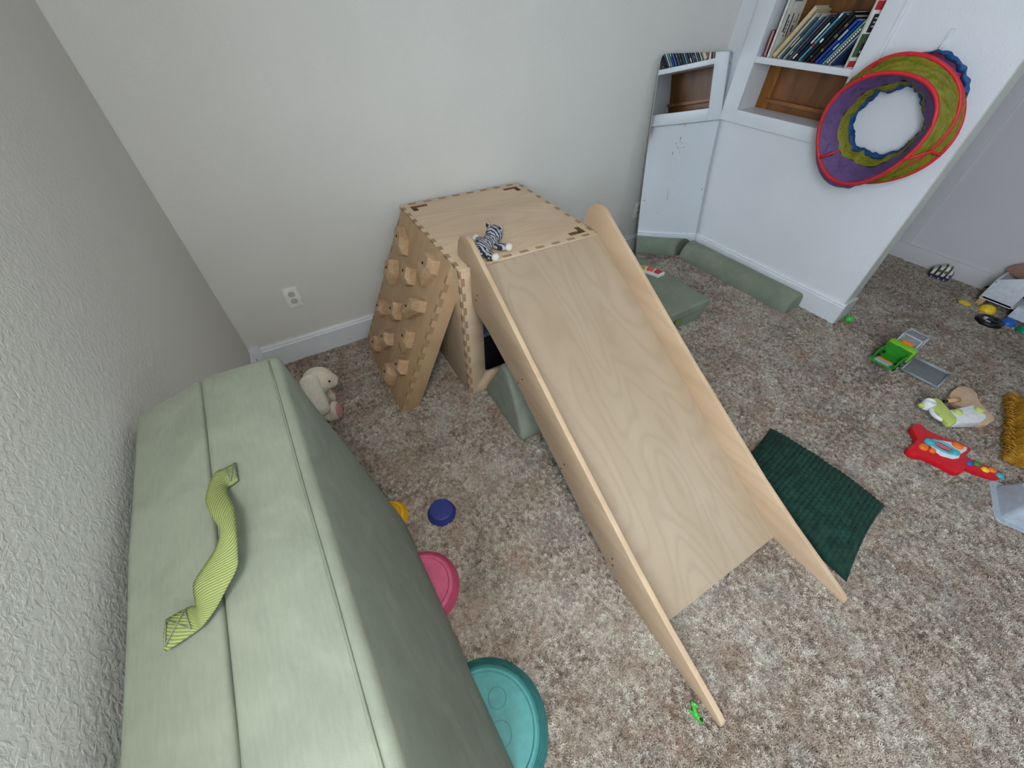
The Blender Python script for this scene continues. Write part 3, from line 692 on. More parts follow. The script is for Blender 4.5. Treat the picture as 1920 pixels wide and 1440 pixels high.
for (a, b) in ((-.82, .632), (-.806, .602), (-1.177, .463), (-1.150, .420), (-1.483, .287), (-1.469, .241), (-1.80, .118), (-1.812, .086)):
    bm = bmesh.new(); bmesh.ops.create_cone(bm, cap_ends=True, segments=14, radius1=.0042, radius2=.0042, depth=.006); bmesh.ops.rotate(bm, cent=(0, 0, 0), matrix=Matrix.Rotation(PI/2, 3, 'Y'), verts=bm.verts)
    bm_obj('bolt_hole_disc', bm, 'dark_hole', sl, (.0026, sy(a), b))  # dark discs, the shade inside the bolt holes put into their colour

# ------------------------------------------------------------------ foam pieces
def foam(name, pts2, y0, y1, mat, parent, bev=.022, off=(0, 0, 0), axis='y', disp=.006):
    if axis == 'y': P3 = [(a, 0, b) for a, b in pts2]; A, B = (0, y0, 0), (0, y1, 0)
    else: P3 = [(0, a, b) for a, b in pts2]; A, B = (y0, 0, 0), (y1, 0, 0)
    bm = bmesh.new(); prism(bm, P3, A, B); bmesh.ops.recalc_face_normals(bm, faces=bm.faces)
    bmesh.ops.bevel(bm, geom=[e for e in bm.edges if e.calc_face_angle(0) > .5], offset=bev, segments=3, affect='EDGES', profile=.5, clamp_overlap=True)
    bmesh.ops.triangulate(bm, faces=[f for f in bm.faces if len(f.verts) > 4])
    for _ in range(3):
        bmesh.ops.subdivide_edges(bm, edges=[e for e in bm.edges if e.calc_length() > .06], cuts=1, use_grid_fill=True)
    bmesh.ops.translate(bm, vec=off, verts=bm.verts)
    for v in bm.verts:
        nz = noise.noise(v.co*6+Vector((3, 1, 9))); v.co += v.normal*disp*nz
        if v.co.z < -.0 and parent: v.co.z = max(v.co.z, 0)
    return bm_obj(name, bm, mat, parent, smooth=True)
YA, YB = -1.262, -2.085
ml = thing('folding_foam_mattress', 'sage green folded foam mattress standing on edge against the left wall', 'foam mattress', (.16, (YA+YB)/2, 0))
mo = (-.16, -(YA+YB)/2, 0)
lh = foam('cushion', [(-.018, .061), (.125, .061), (.1045, .966), (-.020, .932)], YA, YB, 'sage_velvet', ml, .011, mo, disp=.0025); lh['label'] = 'wall side half of the folded mattress'
rh = foam('cushion', [(.190, .061), (.357, .061), (.246, .962), (.1035, .968)], YA+.004, YB, 'sage_velvet', ml, .012, mo, disp=.0025); rh['label'] = 'room side half of the folded mattress'
tubeo('seam', [Vector((.2275+.0005*math.sin(i), YA-.012+(YB-YA+.024)*i/12,   .9640))+Vector(mo) for i in range(13)], .0022, 'sage_velvet_dark', ml, 6)
# webbing handle
PAIRS = [((0.145, -1.518, 0.970), (0.144, -1.555, 0.970)), ((0.130, -1.523, 0.972), (0.136, -1.560, 0.972)), ((0.116, -1.530, 0.976), (0.130, -1.566, 0.976)), ((0.109, -1.584, 0.992), (0.136, -1.593, 0.992)), ((0.119, -1.626, 1.004), (0.145, -1.629, 1.004)), ((0.129, -1.660, 1.008), (0.146, -1.666, 1.008)), ((0.120, -1.680, 1.004), (0.143, -1.698, 1.004)), ((0.104, -1.693, 0.998), (0.138, -1.716, 0.998)), ((0.088, -1.704, 0.990), (0.121, -1.732, 0.990)), ((0.084, -1.720, 0.980), (0.105, -1.743, 0.980)), ((0.082, -1.726, 0.974), (0.089, -1.752, 0.974)), ((0.071, -1.719, 0.968), (0.077, -1.753, 0.968)), ((0.044, -1.717, 0.962), (0.042, -1.755, 0.962))]
bm = bmesh.new(); uvl = bm.loops.layers.uv.new('UVMap'); V0 = []; V1 = []
def spl(P, t):
    n = len(P)-1; i = min(int(t*n), n-1); f = t*n-i; p0, p1, p2, p3 = P[max(i-1, 0)], P[i], P[i+1], P[min(i+2, n)]
    return .5*((2*p1)+(p2-p0)*f+(2*p0-5*p1+4*p2-p3)*f*f+(3*p1-p0-3*p2+p3)*f**3)
Ls = [Vector(a) for a, b in PAIRS]; Rs = [Vector(b) for a, b in PAIRS]; rows_ = []; NS = 60
for i in range(NS+1):
    a, b = spl(Ls, i/NS), spl(Rs, i/NS); rows_.append([a.lerp(b, j/6)+Vector(mo)+Vector((0, 0, .004*math.sin(PI*j/6))) for j in range(7)])
vt = [[bm.verts.new(p) for p in r] for r in rows_]
for i in range(NS):
    for j in range(6):
        f = bm.faces.new((vt[i][j], vt[i][j+1], vt[i+1][j+1], vt[i+1][j]))
        for lp, (s, t) in zip(f.loops, ((j, i), (j+1, i), (j+1, i+1), (j, i+1))): lp[uvl].uv = (s/6*.2, t/NS*1.6)
for q in ((PAIRS[0], PAIRS[1]), (PAIRS[-1], PAIRS[-2])):
    a, b, c, d = [Vector(v)+Vector(mo)+Vector((0, 0, .0075)) for v in (q[0][0], q[0][1], q[1][1], q[1][0])]; m = (a+b+c+d)/4
    a, b, c, d = [m+(v-m)*.82 for v in (a, b, c, d)]
    for e0, e1 in ((a, b), (a, c), (b, d), (c, d)): tubeo('stitching', [e0, (e0+e1)/2, e1], .0009, 'sage_velvet_dark', ml, 5)
st = bm_obj('handle_strap', bm, 'lime_webbing', ml, smooth=True); md = st.modifiers.new('thick', 'SOLIDIFY'); md.thickness = .0022; md.offset = 1
# mattress lying flat behind the slide
mt = thing('folded_foam_mat', 'sage green folded foam mat lying flat between the slide and the mirror', 'foam mat', (2.11, -.50, 0))
o1 = foam('cushion', [(-.38, 0), (.395, 0), (.400, .073), (-.38, .073)], .425, -.418, 'sage_velvet_dark', mt, .012, disp=.004); o1['label'] = 'lower layer of the folded mat'
o2 = foam('cushion', [(-.38, .075), (.402, .075), (.402, .152), (-.38, .152)], .425, -.428, 'sage_velvet_dark', mt, .014, disp=.004); o2['label'] = 'upper layer of the folded mat'
prismo('handle_strap', [(.10, -.436, .100), (.165, -.432, .090), (.165, -.432, .060), (.10, -.436, .068)], (0, 0, 0), (0, -.003, 0), 'lime_webbing', mt)
# half round bolster along the partition
hp = [(-.092+.0*i, 0) for i in range(1)]+[(-.092*math.cos(PI*i/14)*1.0+.0, .004+.122*math.sin(PI*i/14)**.8) for i in range(1, 14)]+[(.092, 0)]
bo = thing('foam_bolster', 'sage green half round foam bolster lying along the partition baseboard', 'bolster', (3.098, -.72, 0), math.radians(.6))
foam('cushion', hp, .435, -.455, 'sage_velvet_dark', bo, .010, disp=.003)
# triangular foam block under the slide
tri = [(.185, .0), (-.175, .0), (-.190, .030), (-.040, .335), (-.010, .350), (.025, .335), (.195, .035)]
wb = thing('foam_wedge_block', 'sage green triangular foam block standing under the slide', 'foam block', (1.24, -.975, 0), math.radians(-2))
foam('cushion', tri, -.262, .30, 'sage_velvet', wb, .035, axis='x', disp=.006)
# dark storage tub inside the platform, enlarged so the interior reads black
tb = thing('storage_tub', 'black plastic tub standing inside the platform box', 'tub', (1.25, -.42, 0))
prismo('tub_body', [(-.28, -.27, 0), (.28, -.27, 0), (.28, .25, 0), (-.28, .25, 0)], (0, 0, 0), (0, 0, .30), 'black_plastic', tb, .02)
boxo('rim', -.295, .295, -.285, .265, .30, .318, 'toy_grey', tb, .006)

# ------------------------------------------------------------------ dark green waffle cushion
def cushion(name, label, cat, A, B, C, D, hgt, mat, rows_n=0, cols_n=0, groove=.0, N_=150, wr=.006, seed=0, pin=.06):
    A, B, C, D = [Vector(q) for q in (A, B, C, D)]; ctr = (A+B+C+D)/4; ctr.z = 0
    e = thing(name, label, cat, tuple(ctr)); bm = bmesh.new()
    def P_(u, v, side):
        # pinch the edges inward between the corners
        eu, ev = 1-(2*u-1)**2, 1-(2*v-1)**2
        uu = .5+(u-.5)*(1-pin*ev); vv = .5+(v-.5)*(1-pin*eu)
        p = A*(1-uu)*(1-vv)+B*uu*(1-vv)+C*uu*vv+D*(1-uu)*vv
        k = (max(eu, 0)**.42)*(max(ev, 0)**.42)
        z = hgt*k*side
        nz = noise.noise(Vector((u*5+seed, v*5, side)))*wr*k*3
        fold = -.020*math.exp(-((v-.62-.25*(u-.1))**2)/.004)*max(0, 1-u*1.6)*k if rows_n else 0
        g = 0
        if rows_n and side > 0:
            g = -groove*(1-(abs(math.sin(PI*u*rows_n))**.5)*(abs(math.sin(PI*v*cols_n))**.35))*min(1, k*3)
        zb = .5*hgt*.62
        return Vector((p.x, p.y, max(.004, zb*(.35+.65*k)+(z*.68 if side > 0 else z*.30)+(nz+fold if side > 0 else 0)+g)))-ctr
    for side in (1, -1):
        n = N_ if side > 0 else 24
        vs = [[bm.verts.new(P_(i/n, j/n, side)) for i in range(n+1)] for j in range(n+1)]
        for j in range(n):
            for i in range(n): bm.faces.new((vs[j][i], vs[j][i+1], vs[j+1][i+1], vs[j+1][i]))
    bm_obj('cushion_cover', bm, mat, e, smooth=True); return e
cushion('throw_cushion', 'dark green waffle corduroy cushion lying beside the slide', 'cushion', (2.050, -1.715, 0), (2.085, -2.215, 0), (1.640, -2.290, 0), (1.615, -1.765, 0), .125, 'green_waffle', 27, 21, .0065, 270, .004)
mc = cushion('throw_cushion', 'mustard yellow cushion with frayed edge at the right', 'cushion', (3.330, -2.235, 0), (2.800, -2.385, 0), (2.930, -2.86, 0), (3.46, -2.71, 0), .17, 'mustard_crinkle', 0, 0, 0, 90, .012, 4, .02)
mcO = Vector(mc.location); rnd = random.Random(11); bm = bmesh.new()
for i in range(150):
    t = i/149; p = Vector((3.325, -2.242, 0)).lerp(Vector((2.805, -2.388, 0)), t)-mcO; z = rnd.uniform(.02, .06)
    d = Vector((-.25, .96, 0))*rnd.uniform(.006, .017)+Vector((rnd.uniform(-.01, .01), 0, rnd.uniform(-.02, .012)))
    tube(bm, [p+Vector((0, -.02, z)), p+d*.5+Vector((0, 0, z+.006)), p+d+Vector((0, 0, z-.006))], [.003, .0025, .001], 5)
fr = bm_obj('fringe', bm, 'mustard_cloth', mc, smooth=True); fr['kind'] = 'stuff'; fr['label'] = 'frayed mustard fringe'

# ------------------------------------------------------------------ stepping stones
def stone(label, c, r, h, mat, rings=0, lip=True, relief=None):
    e = thing('stepping_stone', label, 'stepping stone', (c[0], c[1], 0), 0, 'rubber stepping stones')
    pr = [(0, 0), (r*.98, 0), (r, .006)]
    if rings:
        for k in range(rings):
            a = k/rings; rr = r-(r*.165)*a; z = .006+(h-.012)*a; z2 = .006+(h-.012)*(k+1)/rings; pr += [(rr, z), (rr-.0008, z2-.0015), (rr-.0022, z2+.0022), (rr-r*.165/rings*.45, z2+.0020), (rr-r*.165/rings*.62, z2-.0022)]
    rt = r*.80 if not rings else r*.82
    pr += [(rt, h-.003), (rt-.004, h)]
    if lip: pr += [(rt-.010, h), (rt-.014, h-.005), (0, h-.005)]
    else: pr += [(rt-.006, h+.0005), (0, h+.001)]
    latheo('dome', pr, (0, 0, 0), mat, e, 72, 24)
    if relief: relief(e, h-.005)
    return e
stone('small blue stepping stone standing alone on the carpet', (.500, -1.279), .058, .040, 'blue_rubber', 0, False)
def rib(e, z):
    for i in range(7):
        y = -.03+i*.012; tubeo('rib', [(-.03, y, z), (-.01, y+.006, z+.002), (.01, y-.004, z+.002), (.03, y+.003, z)], .0022, 'yellow_rubber', e, 6)
stone('small yellow stepping stone half hidden by the standing foam mattress', (.318, -1.188), .070, .035, 'yellow_rubber', 0, True, rib)
def wav(e, z):
    for i in range(7):
        y = .06-i*.016; tubeo('wave_relief', [(-.045+.09*t/8, y+.006*math.sin(t*1.4+i), z+.0004) for t in range(9)], .0016, 'pink_rubber', e, 6)
stone('pink stepping stone with wavy relief beside the foam mattress', (.325, -1.505), .128, .045, 'pink_rubber', 4, True, wav)
def circ(e, z):
    for cx, cy, r in ((.062, .045, .026), (-.005, .05, .030), (-.05, .02, .026), (.03, -.03, .030), (-.04, -.06, .026)):
        tubeo('circle_relief', [(cx+r*math.cos(2*PI*i/28), cy+r*math.sin(2*PI*i/28), z+.0003) for i in range(28)], .0014, 'teal_rubber', e, 6, True)
stone('large teal stepping stone with circle relief beside the foam mattress', (.330, -1.958), .178, .060, 'teal_rubber', 6, True, circ)

# ------------------------------------------------------------------ plush animals
def rx(ax, deg): return Matrix.Rotation(math.radians(deg), 3, ax)
bn = thing('plush_bunny', 'cream plush lop-eared bunny with pink foot pads sitting behind the foam mattress', 'plush toy', (.225, -.500, 0))
blob('body', [((-.01, 0, .085), (.058, .062, .085), None), ((.0, 0, .14), (.042, .045, .05), None), ((.040, -.005, .228), (.070, .060, .062), rx('Y', 22)), ((.086, -.008, .204), (.034, .038, .034), None),
    ((.015, -.045, .045), (.050, .030, .036), rx('Z', -20)), ((.015, .050, .045), (.050, .030, .036), rx('Z', 20)), ((.02, .055, .10), (.028, .022, .055), rx('X', 15)), ((-.07, 0, .04), (.03, .03, .03), None)], 'bunny_fur', bn, .006)
blob('ear', [((.006-.0007*i, -.046-.0033*i, .272-.0127*i), (.042, .019, .042), rx('X', 14)) for i in range(13)], 'bunny_ear_fur', bn, .005)
blob('ear', [((.012-.002*i, .050+.006*i, .200-.034*i), (.030, .016, .034), rx('X', -14)) for i in range(4)], 'bunny_ear_fur', bn, .005)
blob('foot', [((.050, -.060, .060), (.024, .040, .058), rx('Z', -30)), ((.025, -.055, .045), (.036, .034, .042), None)], 'bunny_fur', bn, .005)
blob('foot', [((.052, .058, .055), (.022, .036, .052), rx('Z', 25)), ((.03, .058, .045), (.03, .030, .040), None)], 'bunny_fur', bn, .005)
ello('foot_pad', (.068, -.072, .062), (.009, .029, .046), 'bunny_pink', bn, rx('Z', -30)); ello('foot_pad', (.070, .066, .057), (.008, .024, .040), 'bunny_pink', bn, rx('Z', 25))
ello('eye', (.080, -.054, .240), (.005, .004, .0055), 'black_plastic', bn, seg=12); ello('eye', (.080, .046, .240), (.005, .004, .0055), 'black_plastic', bn, seg=12)
ello('nose', (.119, -.008, .206), (.006, .009, .006), 'bunny_pink', bn, seg=12)

tg = thing('plush_tiger', 'grey and black striped plush cat with white paws lying on the platform', 'plush toy', (1.078, -.668, BH), math.radians(30))
blob('body', [((-.025, 0, .032), (.062, .034, .030), None), ((-.055, 0, .030), (.038, .036, .029), None), ((.020, 0, .033), (.040, .032, .029), None), ((.068, .004, .046), (.040, .038, .036), None), ((.098, .0, .036), (.018, .020, .016), None),
    ((.028, -.052, .018), (.020, .034, .015), rx('Z', 20)), ((.03, .050, .018), (.020, .034, .015), rx('Z', -20)), ((-.060, -.048, .018), (.022, .032, .016), rx('Z', -15)), ((-.062, .048, .018), (.022, .032, .016), rx('Z', 20)),
    ((-.10, -.01, .018), (.030, .009, .010), None), ((-.125, -.020, .014), (.024, .009, .010), rx('Z', 40))], 'tiger_fur', tg, .004)
for p, rr in (((.040, -.082, .019), 'a'), ((.040, .080, .019), 'a'), ((-.066, -.078, .020), 'a'), ((-.070, .078, .019), 'a')): ello('paw', p, (.019, .015, .016), 'white_fur', tg)
for s in (1, -1): ello('ear', (.062, s*.030, .078), (.008, .012, .013), 'tiger_fur', tg); ello('inner_ear', (.068, s*.030, .079), (.004, .008, .009), 'white_fur', tg)
ello('muzzle', (.110, 0, .032), (.010, .014, .010), 'white_fur', tg); ello('nose', (.119, 0, .036), (.003, .005, .004), 'bunny_pink', tg, seg=10)
for s in (1, -1): ello('eye', (.100, s*.016, .050), (.004, .004, .004), 'black_plastic', tg, seg=10)

# ------------------------------------------------------------------ small toys
dn = thing('toy_dinosaur', 'tiny bright green toy dinosaur on the carpet by the slide tip', 'toy', (.874, -2.262, 0), math.radians(-75))
blob('body', [((.000, 0, .016), (.014, .008, .009), None), ((-.012, 0, .014), (.010, .006, .007), None), ((-.024, 0, .012), (.009, .004, .004), None), ((-.008, .004, .007), (.004, .003, .008), None), ((-.008, -.004, .007), (.004, .003, .008), None), ((.008, .004, .007), (.004, .003, .008), None), ((.008, -.004, .007), (.004, .003, .008), None),
     ((-.012, .004, .018), (.006, .006, .006), None), ((-.020, .010, .018), (.010, .006, .006), rx('Z', -40)), ((-.028, .018, .018), (.009, .007, .006), rx('Z', -30)), ((-.020, .022, .018), (.008, .005, .005), None)], 'toy_green', dn, .0018)
ello('spot', (.004, -.001, .0245), (.0055, .0045, .002), 'black_plastic', dn, seg=12); ello('eye', (-.026, .020, .0245), (.002, .002, .0012), 'toy_white', dn, seg=10)

bl = ello('toy_ball', (3.302, -1.440, .024), (.024, .024, .024), 'toy_green', None); tag(bl, 'small green plastic ball at the foot of the partition end', 'ball')

# rainbow arc toy on the mat
ra = thing('rainbow_arc_toy', 'white curved toy with yellow, orange and red windows on the foam mat', 'toy', (2.415, -.500, .153), math.radians(-62))
def arc(r0, r1, a0, a1, z0, z1, name, mat, parent):
    n = 14; A = [math.radians(a0+(a1-a0)*i/n) for i in range(n+1)]
    pts = [(r1*math.cos(a), r1*math.sin(a)-.2, 0) for a in A]+[(r0*math.cos(a), r0*math.sin(a)-.2, 0) for a in A[::-1]]
    return prismo(name, pts, (0, 0, z0), (0, 0, z1), mat, parent)
arc(.168, .235, 66, 122, 0, .020, 'frame', 'toy_white', ra)
arc(.175, .228, 69, 81, .018, .023, 'window_gem', 'rainbow_red', ra); arc(.175, .228, 84, 97, .018, .023, 'window_gem', 'rainbow_orange', ra); arc(.175, .228, 100, 109, .018, .023, 'window_gem', 'rainbow_gold', ra)
ello('knob', (.2*math.cos(math.radians(117)), .2*math.sin(math.radians(117))-.2, .022), (.018, .018, .008), 'rainbow_gold', ra)
sc = prismo('paper_scrap', [(2.258, -0.606, 0.156), (2.257, -0.635, 0.156), (2.271, -0.621, 0.156), (2.276, -0.602, 0.156)], (0, 0, 0), (0, 0, .003), 'toy_white'); tag(sc, 'tiny white scrap on the foam mat beside the slide rail', 'scrap')

# green toy truck
tk = thing('toy_truck', 'green toy dump truck with clear cab on the carpet', 'toy truck', (3.130, -1.770, 0), math.radians(-2))
boxo('chassis', -.105, .115, -.045, .045, .018, .034, 'black_plastic', tk, .004)
for x in (-.075, -.020, .075):
    for s in (1, -1):
        bm = bmesh.new(); lathe(bm, [(0, -.012), (.020, -.012), (.025, -.008), (.025, .008), (.020, .012), (0, .012)], 0, 0, 0, 20); bmesh.ops.rotate(bm, cent=(0, 0, 0), matrix=Matrix.Rotation(PI/2, 3, 'X'), verts=bm.verts)
        w = bm_obj('wheel', bm, 'black_plastic', tk, (x, s*.050, .025), auto=40); ello('hub', (0, s*.012, 0), (.009, .003, .009), 'toy_lightgrey', w, seg=10)
bm = bmesh.new(); box(bm, -.110, -.006, -.054, .054, .034, .042); box(bm, -.110, -.006, -.060, -.052, .034, .088); box(bm, -.110, -.006, .052, .060, .034, .088); box(bm, -.012, -.002, -.060, .060, .034, .104)
bm_obj('dump_bed', bm, 'truck_green', tk)
prismo('tailgate', [(-.110, 0, .036), (-.172, 0, .050), (-.170, 0, .058), (-.104, 0, .044)], (0, -.060, 0), (0, .060, 0), 'truck_green', tk)
prismo('tailgate_plate', [(-.114, 0, .0445), (-.160, 0, .0545), (-.160, 0, .0590), (-.114, 0, .0490)], (0, -.038, .001), (0, .038, .001), 'toy_lightgrey', tk)
boxo('tailgate_hinge', -.110, -.100, -.038, .038, .042, .052, 'toy_orange', tk, .002)
prismo('fender', [(-.002, -.066, 0), (.022, -.070, 0), (.048, -.062, 0), (.048, .062, 0), (.022, .070, 0), (-.002, .066, 0), (-.008, .03, 0), (-.002, 0, 0), (-.008, -.03, 0)], (0, 0, .034), (0, 0, .108), 'truck_lime', tk, .004)
boxo('hood', .048, .140, -.044, .044, .034, .062, 'truck_lime', tk, .008)
boxo('seat_back', .046, .058, -.028, .028, .096, .120, 'toy_orange', tk, .004)
boxo('seat', .058, .090, -.026, .026, .060, .096, 'toy_grey', tk, .006)
for x in (.054, .134):
    for s_ in (1, -1): tubeo('cab_post', [(x, s_*.048, .060), (x+.004, s_*.046, .150)], .0045, 'toy_lightgrey', tk, 6)
tubeo('cab_frame', [(.058, -.046, .150), (.138, -.046, .150), (.138, .046, .150), (.058, .046, .150)], .005, 'toy_lightgrey', tk, 6, True)
boxo('cab_window', .060, .136, -.0435, .0435, .062, .147, 'clear_plastic', tk, .003)

# grey tray
ty = thing('plastic_tray', 'dark grey rectangular tray lying flat beside the green truck', 'tray', (3.168, -1.927, 0), 0)
tyO = Vector(ty.location); corners = [Vector(q) for q in ((3.255, -1.836, 0), (3.262, -2.006, 0), (3.080, -2.018, 0), (3.072, -1.846, 0))]
prismo('tray_base', [q-tyO for q in corners], (0, 0, .012), (0, 0, .020), 'tray_grey', ty, .003)
for i in range(4):
    a, b = corners[i]-tyO, corners[(i+1) % 4]-tyO
    tubeo('rim', [a+Vector((0, 0, .0225)), b+Vector((0, 0, .0225))], .0055 if i else .009, 'tray_rim', ty, 8)

# wooden toy mixer lying on its side
mx = thing('toy_stand_mixer', 'wooden toy mixer with white body and lime green knobs lying on the carpet', 'toy mixer', (3.03, -2.15, 0))
mxO = Vector(mx.location)
def flat(name, pts, z0, z1, mat, parent, org, bev=.003):
    return prismo(name, [Vector((p[0], p[1], 0))-Vector((org.x, org.y, 0)) for p in pts], (0, 0, z0), (0, 0, z1), mat, parent, bev)
flat('base_board', [(3.049, -2.080, 0.030), (3.100, -2.071, 0.030), (3.165, -2.074, 0.030), (3.207, -2.092, 0.030), (3.222, -2.118, 0.030), (3.198, -2.149, 0.030), (3.144, -2.176, 0.030), (3.108, -2.212, 0.030), (3.076, -2.261, 0.030), (3.046, -2.270, 0.030), (2.978, -2.263, 0.030), (2.942, -2.242, 0.030), (2.962, -2.206, 0.030), (3.008, -2.161, 0.030), (3.014, -2.118, 0.030)], .006, .030, 'mixer_wood', mx, mxO, .004)
flat('mixer_body', [(2.870, -2.122, 0.070), (3.015, -2.170, 0.070), (2.986, -2.228, 0.070), (2.962, -2.240, 0.070), (2.898, -2.235, 0.060), (2.803, -2.178, 0.060), (2.796, -2.144, 0.070)], .030, .068, 'toy_white', mx, mxO, .006)
flat('mixer_arm', [(2.861, -2.041, 0.080), (2.884, -2.049, 0.080), (2.883, -2.070, 0.080), (2.812, -2.162, 0.080), (2.779, -2.173, 0.080), (2.738, -2.168, 0.080), (2.735, -2.155, 0.080), (2.786, -2.082, 0.080), (2.823, -2.054, 0.080)], .058, .082, 'mixer_lime', mx, mxO, .006)
def ringxy(c, r, z0, z1, hole, name, mat, parent, org):
    bm = bmesh.new(); lathe(bm, [(hole, z0), (r, z0), (r, z1-.003), (r-.003, z1), (hole+.003, z1), (hole, z1-.003), (hole, z0)], c[0]-org.x, c[1]-org.y, 0, 32); return bm_obj(name, bm, mat, parent, auto=40)
c = (2.802, -2.117, 0.070); bm = bmesh.new(); tube(bm, [Vector((c[0]-mxO.x+.045*math.cos(a)*1.0, c[1]-mxO.y+.045*math.sin(a), .066)) for a in [math.radians(100+i*9) for i in range(21)]], .010, 10); bm_obj('bowl_ring', bm, 'toy_white', mx, smooth=True)
c = (2.810, -2.047, 0.080); latheo('dial', [(0, .05), (.024, .05), (.024, .090), (.020, .095), (.016, .090), (0, .089)], (c[0]-mxO.x, c[1]-mxO.y, 0), 'toy_white', mx, 28)
c = (2.787, -2.034, 0.070); ello('crank_knob', (c[0]-mxO.x, c[1]-mxO.y, .062), (.014, .014, .013), 'mixer_lime', mx)
for q in ((2.877, -2.149, 0.070), (2.987, -2.199, 0.070)): latheo('button', [(0, .066), (.018, .066), (.018, .076), (.014, .081), (0, .082)], (q[0]-mxO.x, q[1]-mxO.y, 0), 'mixer_lime', mx, 24)
a, b = Vector((3.024, -2.116, 0.050))-mxO, Vector((2.959, -2.088, 0.050))-mxO; a.z = b.z = .048
tubeo('whisk_handle', [a, a.lerp(b, .5), b], [.013, .014, .009], 'small_wood', mx, 12); tubeo('whisk_tip', [b, b+(b-a)*.22], .008, 'black_plastic', mx, 10)

# red toy guitar
gt = thing('toy_guitar', 'red star shaped toy guitar with colourful keys on the carpet', 'toy guitar', (2.62, -2.22, 0)); gtO = Vector(gt.location)
flat('guitar_body', [(2.620, -2.074, 0.030), (2.657, -2.070, 0.030), (2.688, -2.083, 0.030), (2.672, -2.125, 0.030), (2.679, -2.157, 0.030), (2.700, -2.202, 0.030), (2.723, -2.232, 0.030), (2.724, -2.261, 0.030), (2.727, -2.279, 0.030), (2.700, -2.285, 0.030), (2.661, -2.279, 0.030), (2.647, -2.293, 0.030), (2.581, -2.311, 0.030), (2.529, -2.312, 0.030), (2.511, -2.301, 0.030), (2.505, -2.265, 0.030), (2.499, -2.221, 0.030), (2.484, -2.190, 0.030), (2.451, -2.155, 0.030), (2.452, -2.130, 0.030), (2.476, -2.121, 0.030), (2.529, -2.125, 0.030), (2.567, -2.120, 0.030), (2.597, -2.097, 0.030)], .004, .040, 'guitar_red', gt, gtO, .010)
flat('guitar_neck', [(2.651, -2.280, 0.030), (2.661, -2.290, 0.030), (2.700, -2.406, 0.030), (2.692, -2.414, 0.030), (2.667, -2.418, 0.030), (2.642, -2.410, 0.030), (2.611, -2.368, 0.030), (2.586, -2.307, 0.030)], .006, .030, 'guitar_red', gt, gtO, .006)
flat('face_plate', [(2.605, -2.160, 0.042), (2.642, -2.177, 0.042), (2.682, -2.219, 0.042), (2.707, -2.266, 0.042), (2.684, -2.272, 0.042), (2.636, -2.266, 0.042), (2.602, -2.271, 0.042), (2.573, -2.259, 0.042), (2.547, -2.223, 0.042), (2.553, -2.192, 0.042), (2.574, -2.170, 0.042)], .038, .043, 'toy_white', gt, gtO, .002)
def ellpts(cx, cy, a, b, ang, z, n=28): return [(cx+a*math.cos(t)*math.cos(ang)-b*math.sin(t)*math.sin(ang), cy+a*math.cos(t)*math.sin(ang)+b*math.sin(t)*math.cos(ang), z) for t in [2*PI*i/n for i in range(n)]]
c = Vector((2.607, -2.204, 0.043)); d = Vector((2.616, -2.243, 0.043))-c; an = math.atan2(d.y, d.x)
tubeo('sound_ring', [Vector(q)-gtO for q in ellpts(c.x, c.y, .046, .028, an, .045)], .006, 'toy_teal', gt, 8, True)
prismo('sound_hole', [Vector(q)-gtO for q in ellpts(c.x, c.y, .042, .024, an, .043)], (0, 0, 0), (0, 0, .0015), 'label_red', gt)
for k in (-.4, 0, .4):
    tubeo('string', [Vector((c.x-gtO.x, c.y-gtO.y, .047))+Vector((math.cos(an)*s*.038-math.sin(an)*k*.02, math.sin(an)*s*.038+math.cos(an)*k*.02, 0)) for s in (-1, 1)], .0009, 'lilac', gt, 5)
for (x, y, r, mt_) in ((2.586, -2.159, .020, 'toy_teal'), (2.619, -2.248, .018, 'toy_teal'), (2.528, -2.158, .018, 'toy_orange'), (2.541, -2.189, .012, 'toy_orange'), (2.674, -2.239, .020, 'toy_orange')):
    q = (x, y); latheo('key', [(0, .036), (r, .036), (r, .048), (r*.8, .053), (0, .054)], (q[0]-gtO.x, q[1]-gtO.y, 0), mt_, gt, 20)
for (x, y, mt_) in ((2.627, -2.309, 'toy_blue'), (2.652, -2.329, 'fret_green'), (2.646, -2.361, 'toy_yellow'), (2.670, -2.379, 'toy_orange'), (2.666, -2.407, 'toy_teal')):
    q = (x, y); latheo('fret_key', [(0, .026), (.015, .026), (.014, .035), (.010, .038), (0, .039)], (q[0]-gtO.x, q[1]-gtO.y, 0), mt_, gt, 14)

# upturned grey bin
bi = thing('plastic_bin', 'pale grey plastic bin lying upside down at the right edge', 'bin', (2.576, -2.556, 0), math.atan2(-.083, -.198))
bm = bmesh.new()
def rr(x0, x1, y0, y1, r, z, n=5):
    P = []
    for cx, cy, a0 in ((x1-r, y1-r, 0), (x0+r, y1-r, 90), (x0+r, y0+r, 180), (x1-r, y0+r, 270)):
        P += [(cx+r*math.cos(math.radians(a0+90*i/n)), cy+r*math.sin(math.radians(a0+90*i/n)), z) for i in range(n+1)]
    return P
L_ = [rr(-.115, .115, -.125, .175, .022, .004), rr(-.115, .115, -.125, .175, .022, .010), rr(-.098, .098, -.108, .158, .020, .012), rr(-.075, .075, -.085, .135, .025, .098), rr(-.066, .066, -.076, .126, .022, .106)]
Vs = [[bm.verts.new(p) for p in l] for l in L_]
for A, B in zip(Vs, Vs[1:]):
    for i in range(len(A)): bm.faces.new((A[i], A[(i+1) % len(A)], B[(i+1) % len(A)], B[i]))
bm.faces.new(Vs[-1]); bm_obj('bin_shell', bm, 'bin_grey', bi, auto=30)
tubeo('rim', rr(-.115, .115, -.125, .175, .022, .007), .005, 'bin_grey', bi, 8, True)

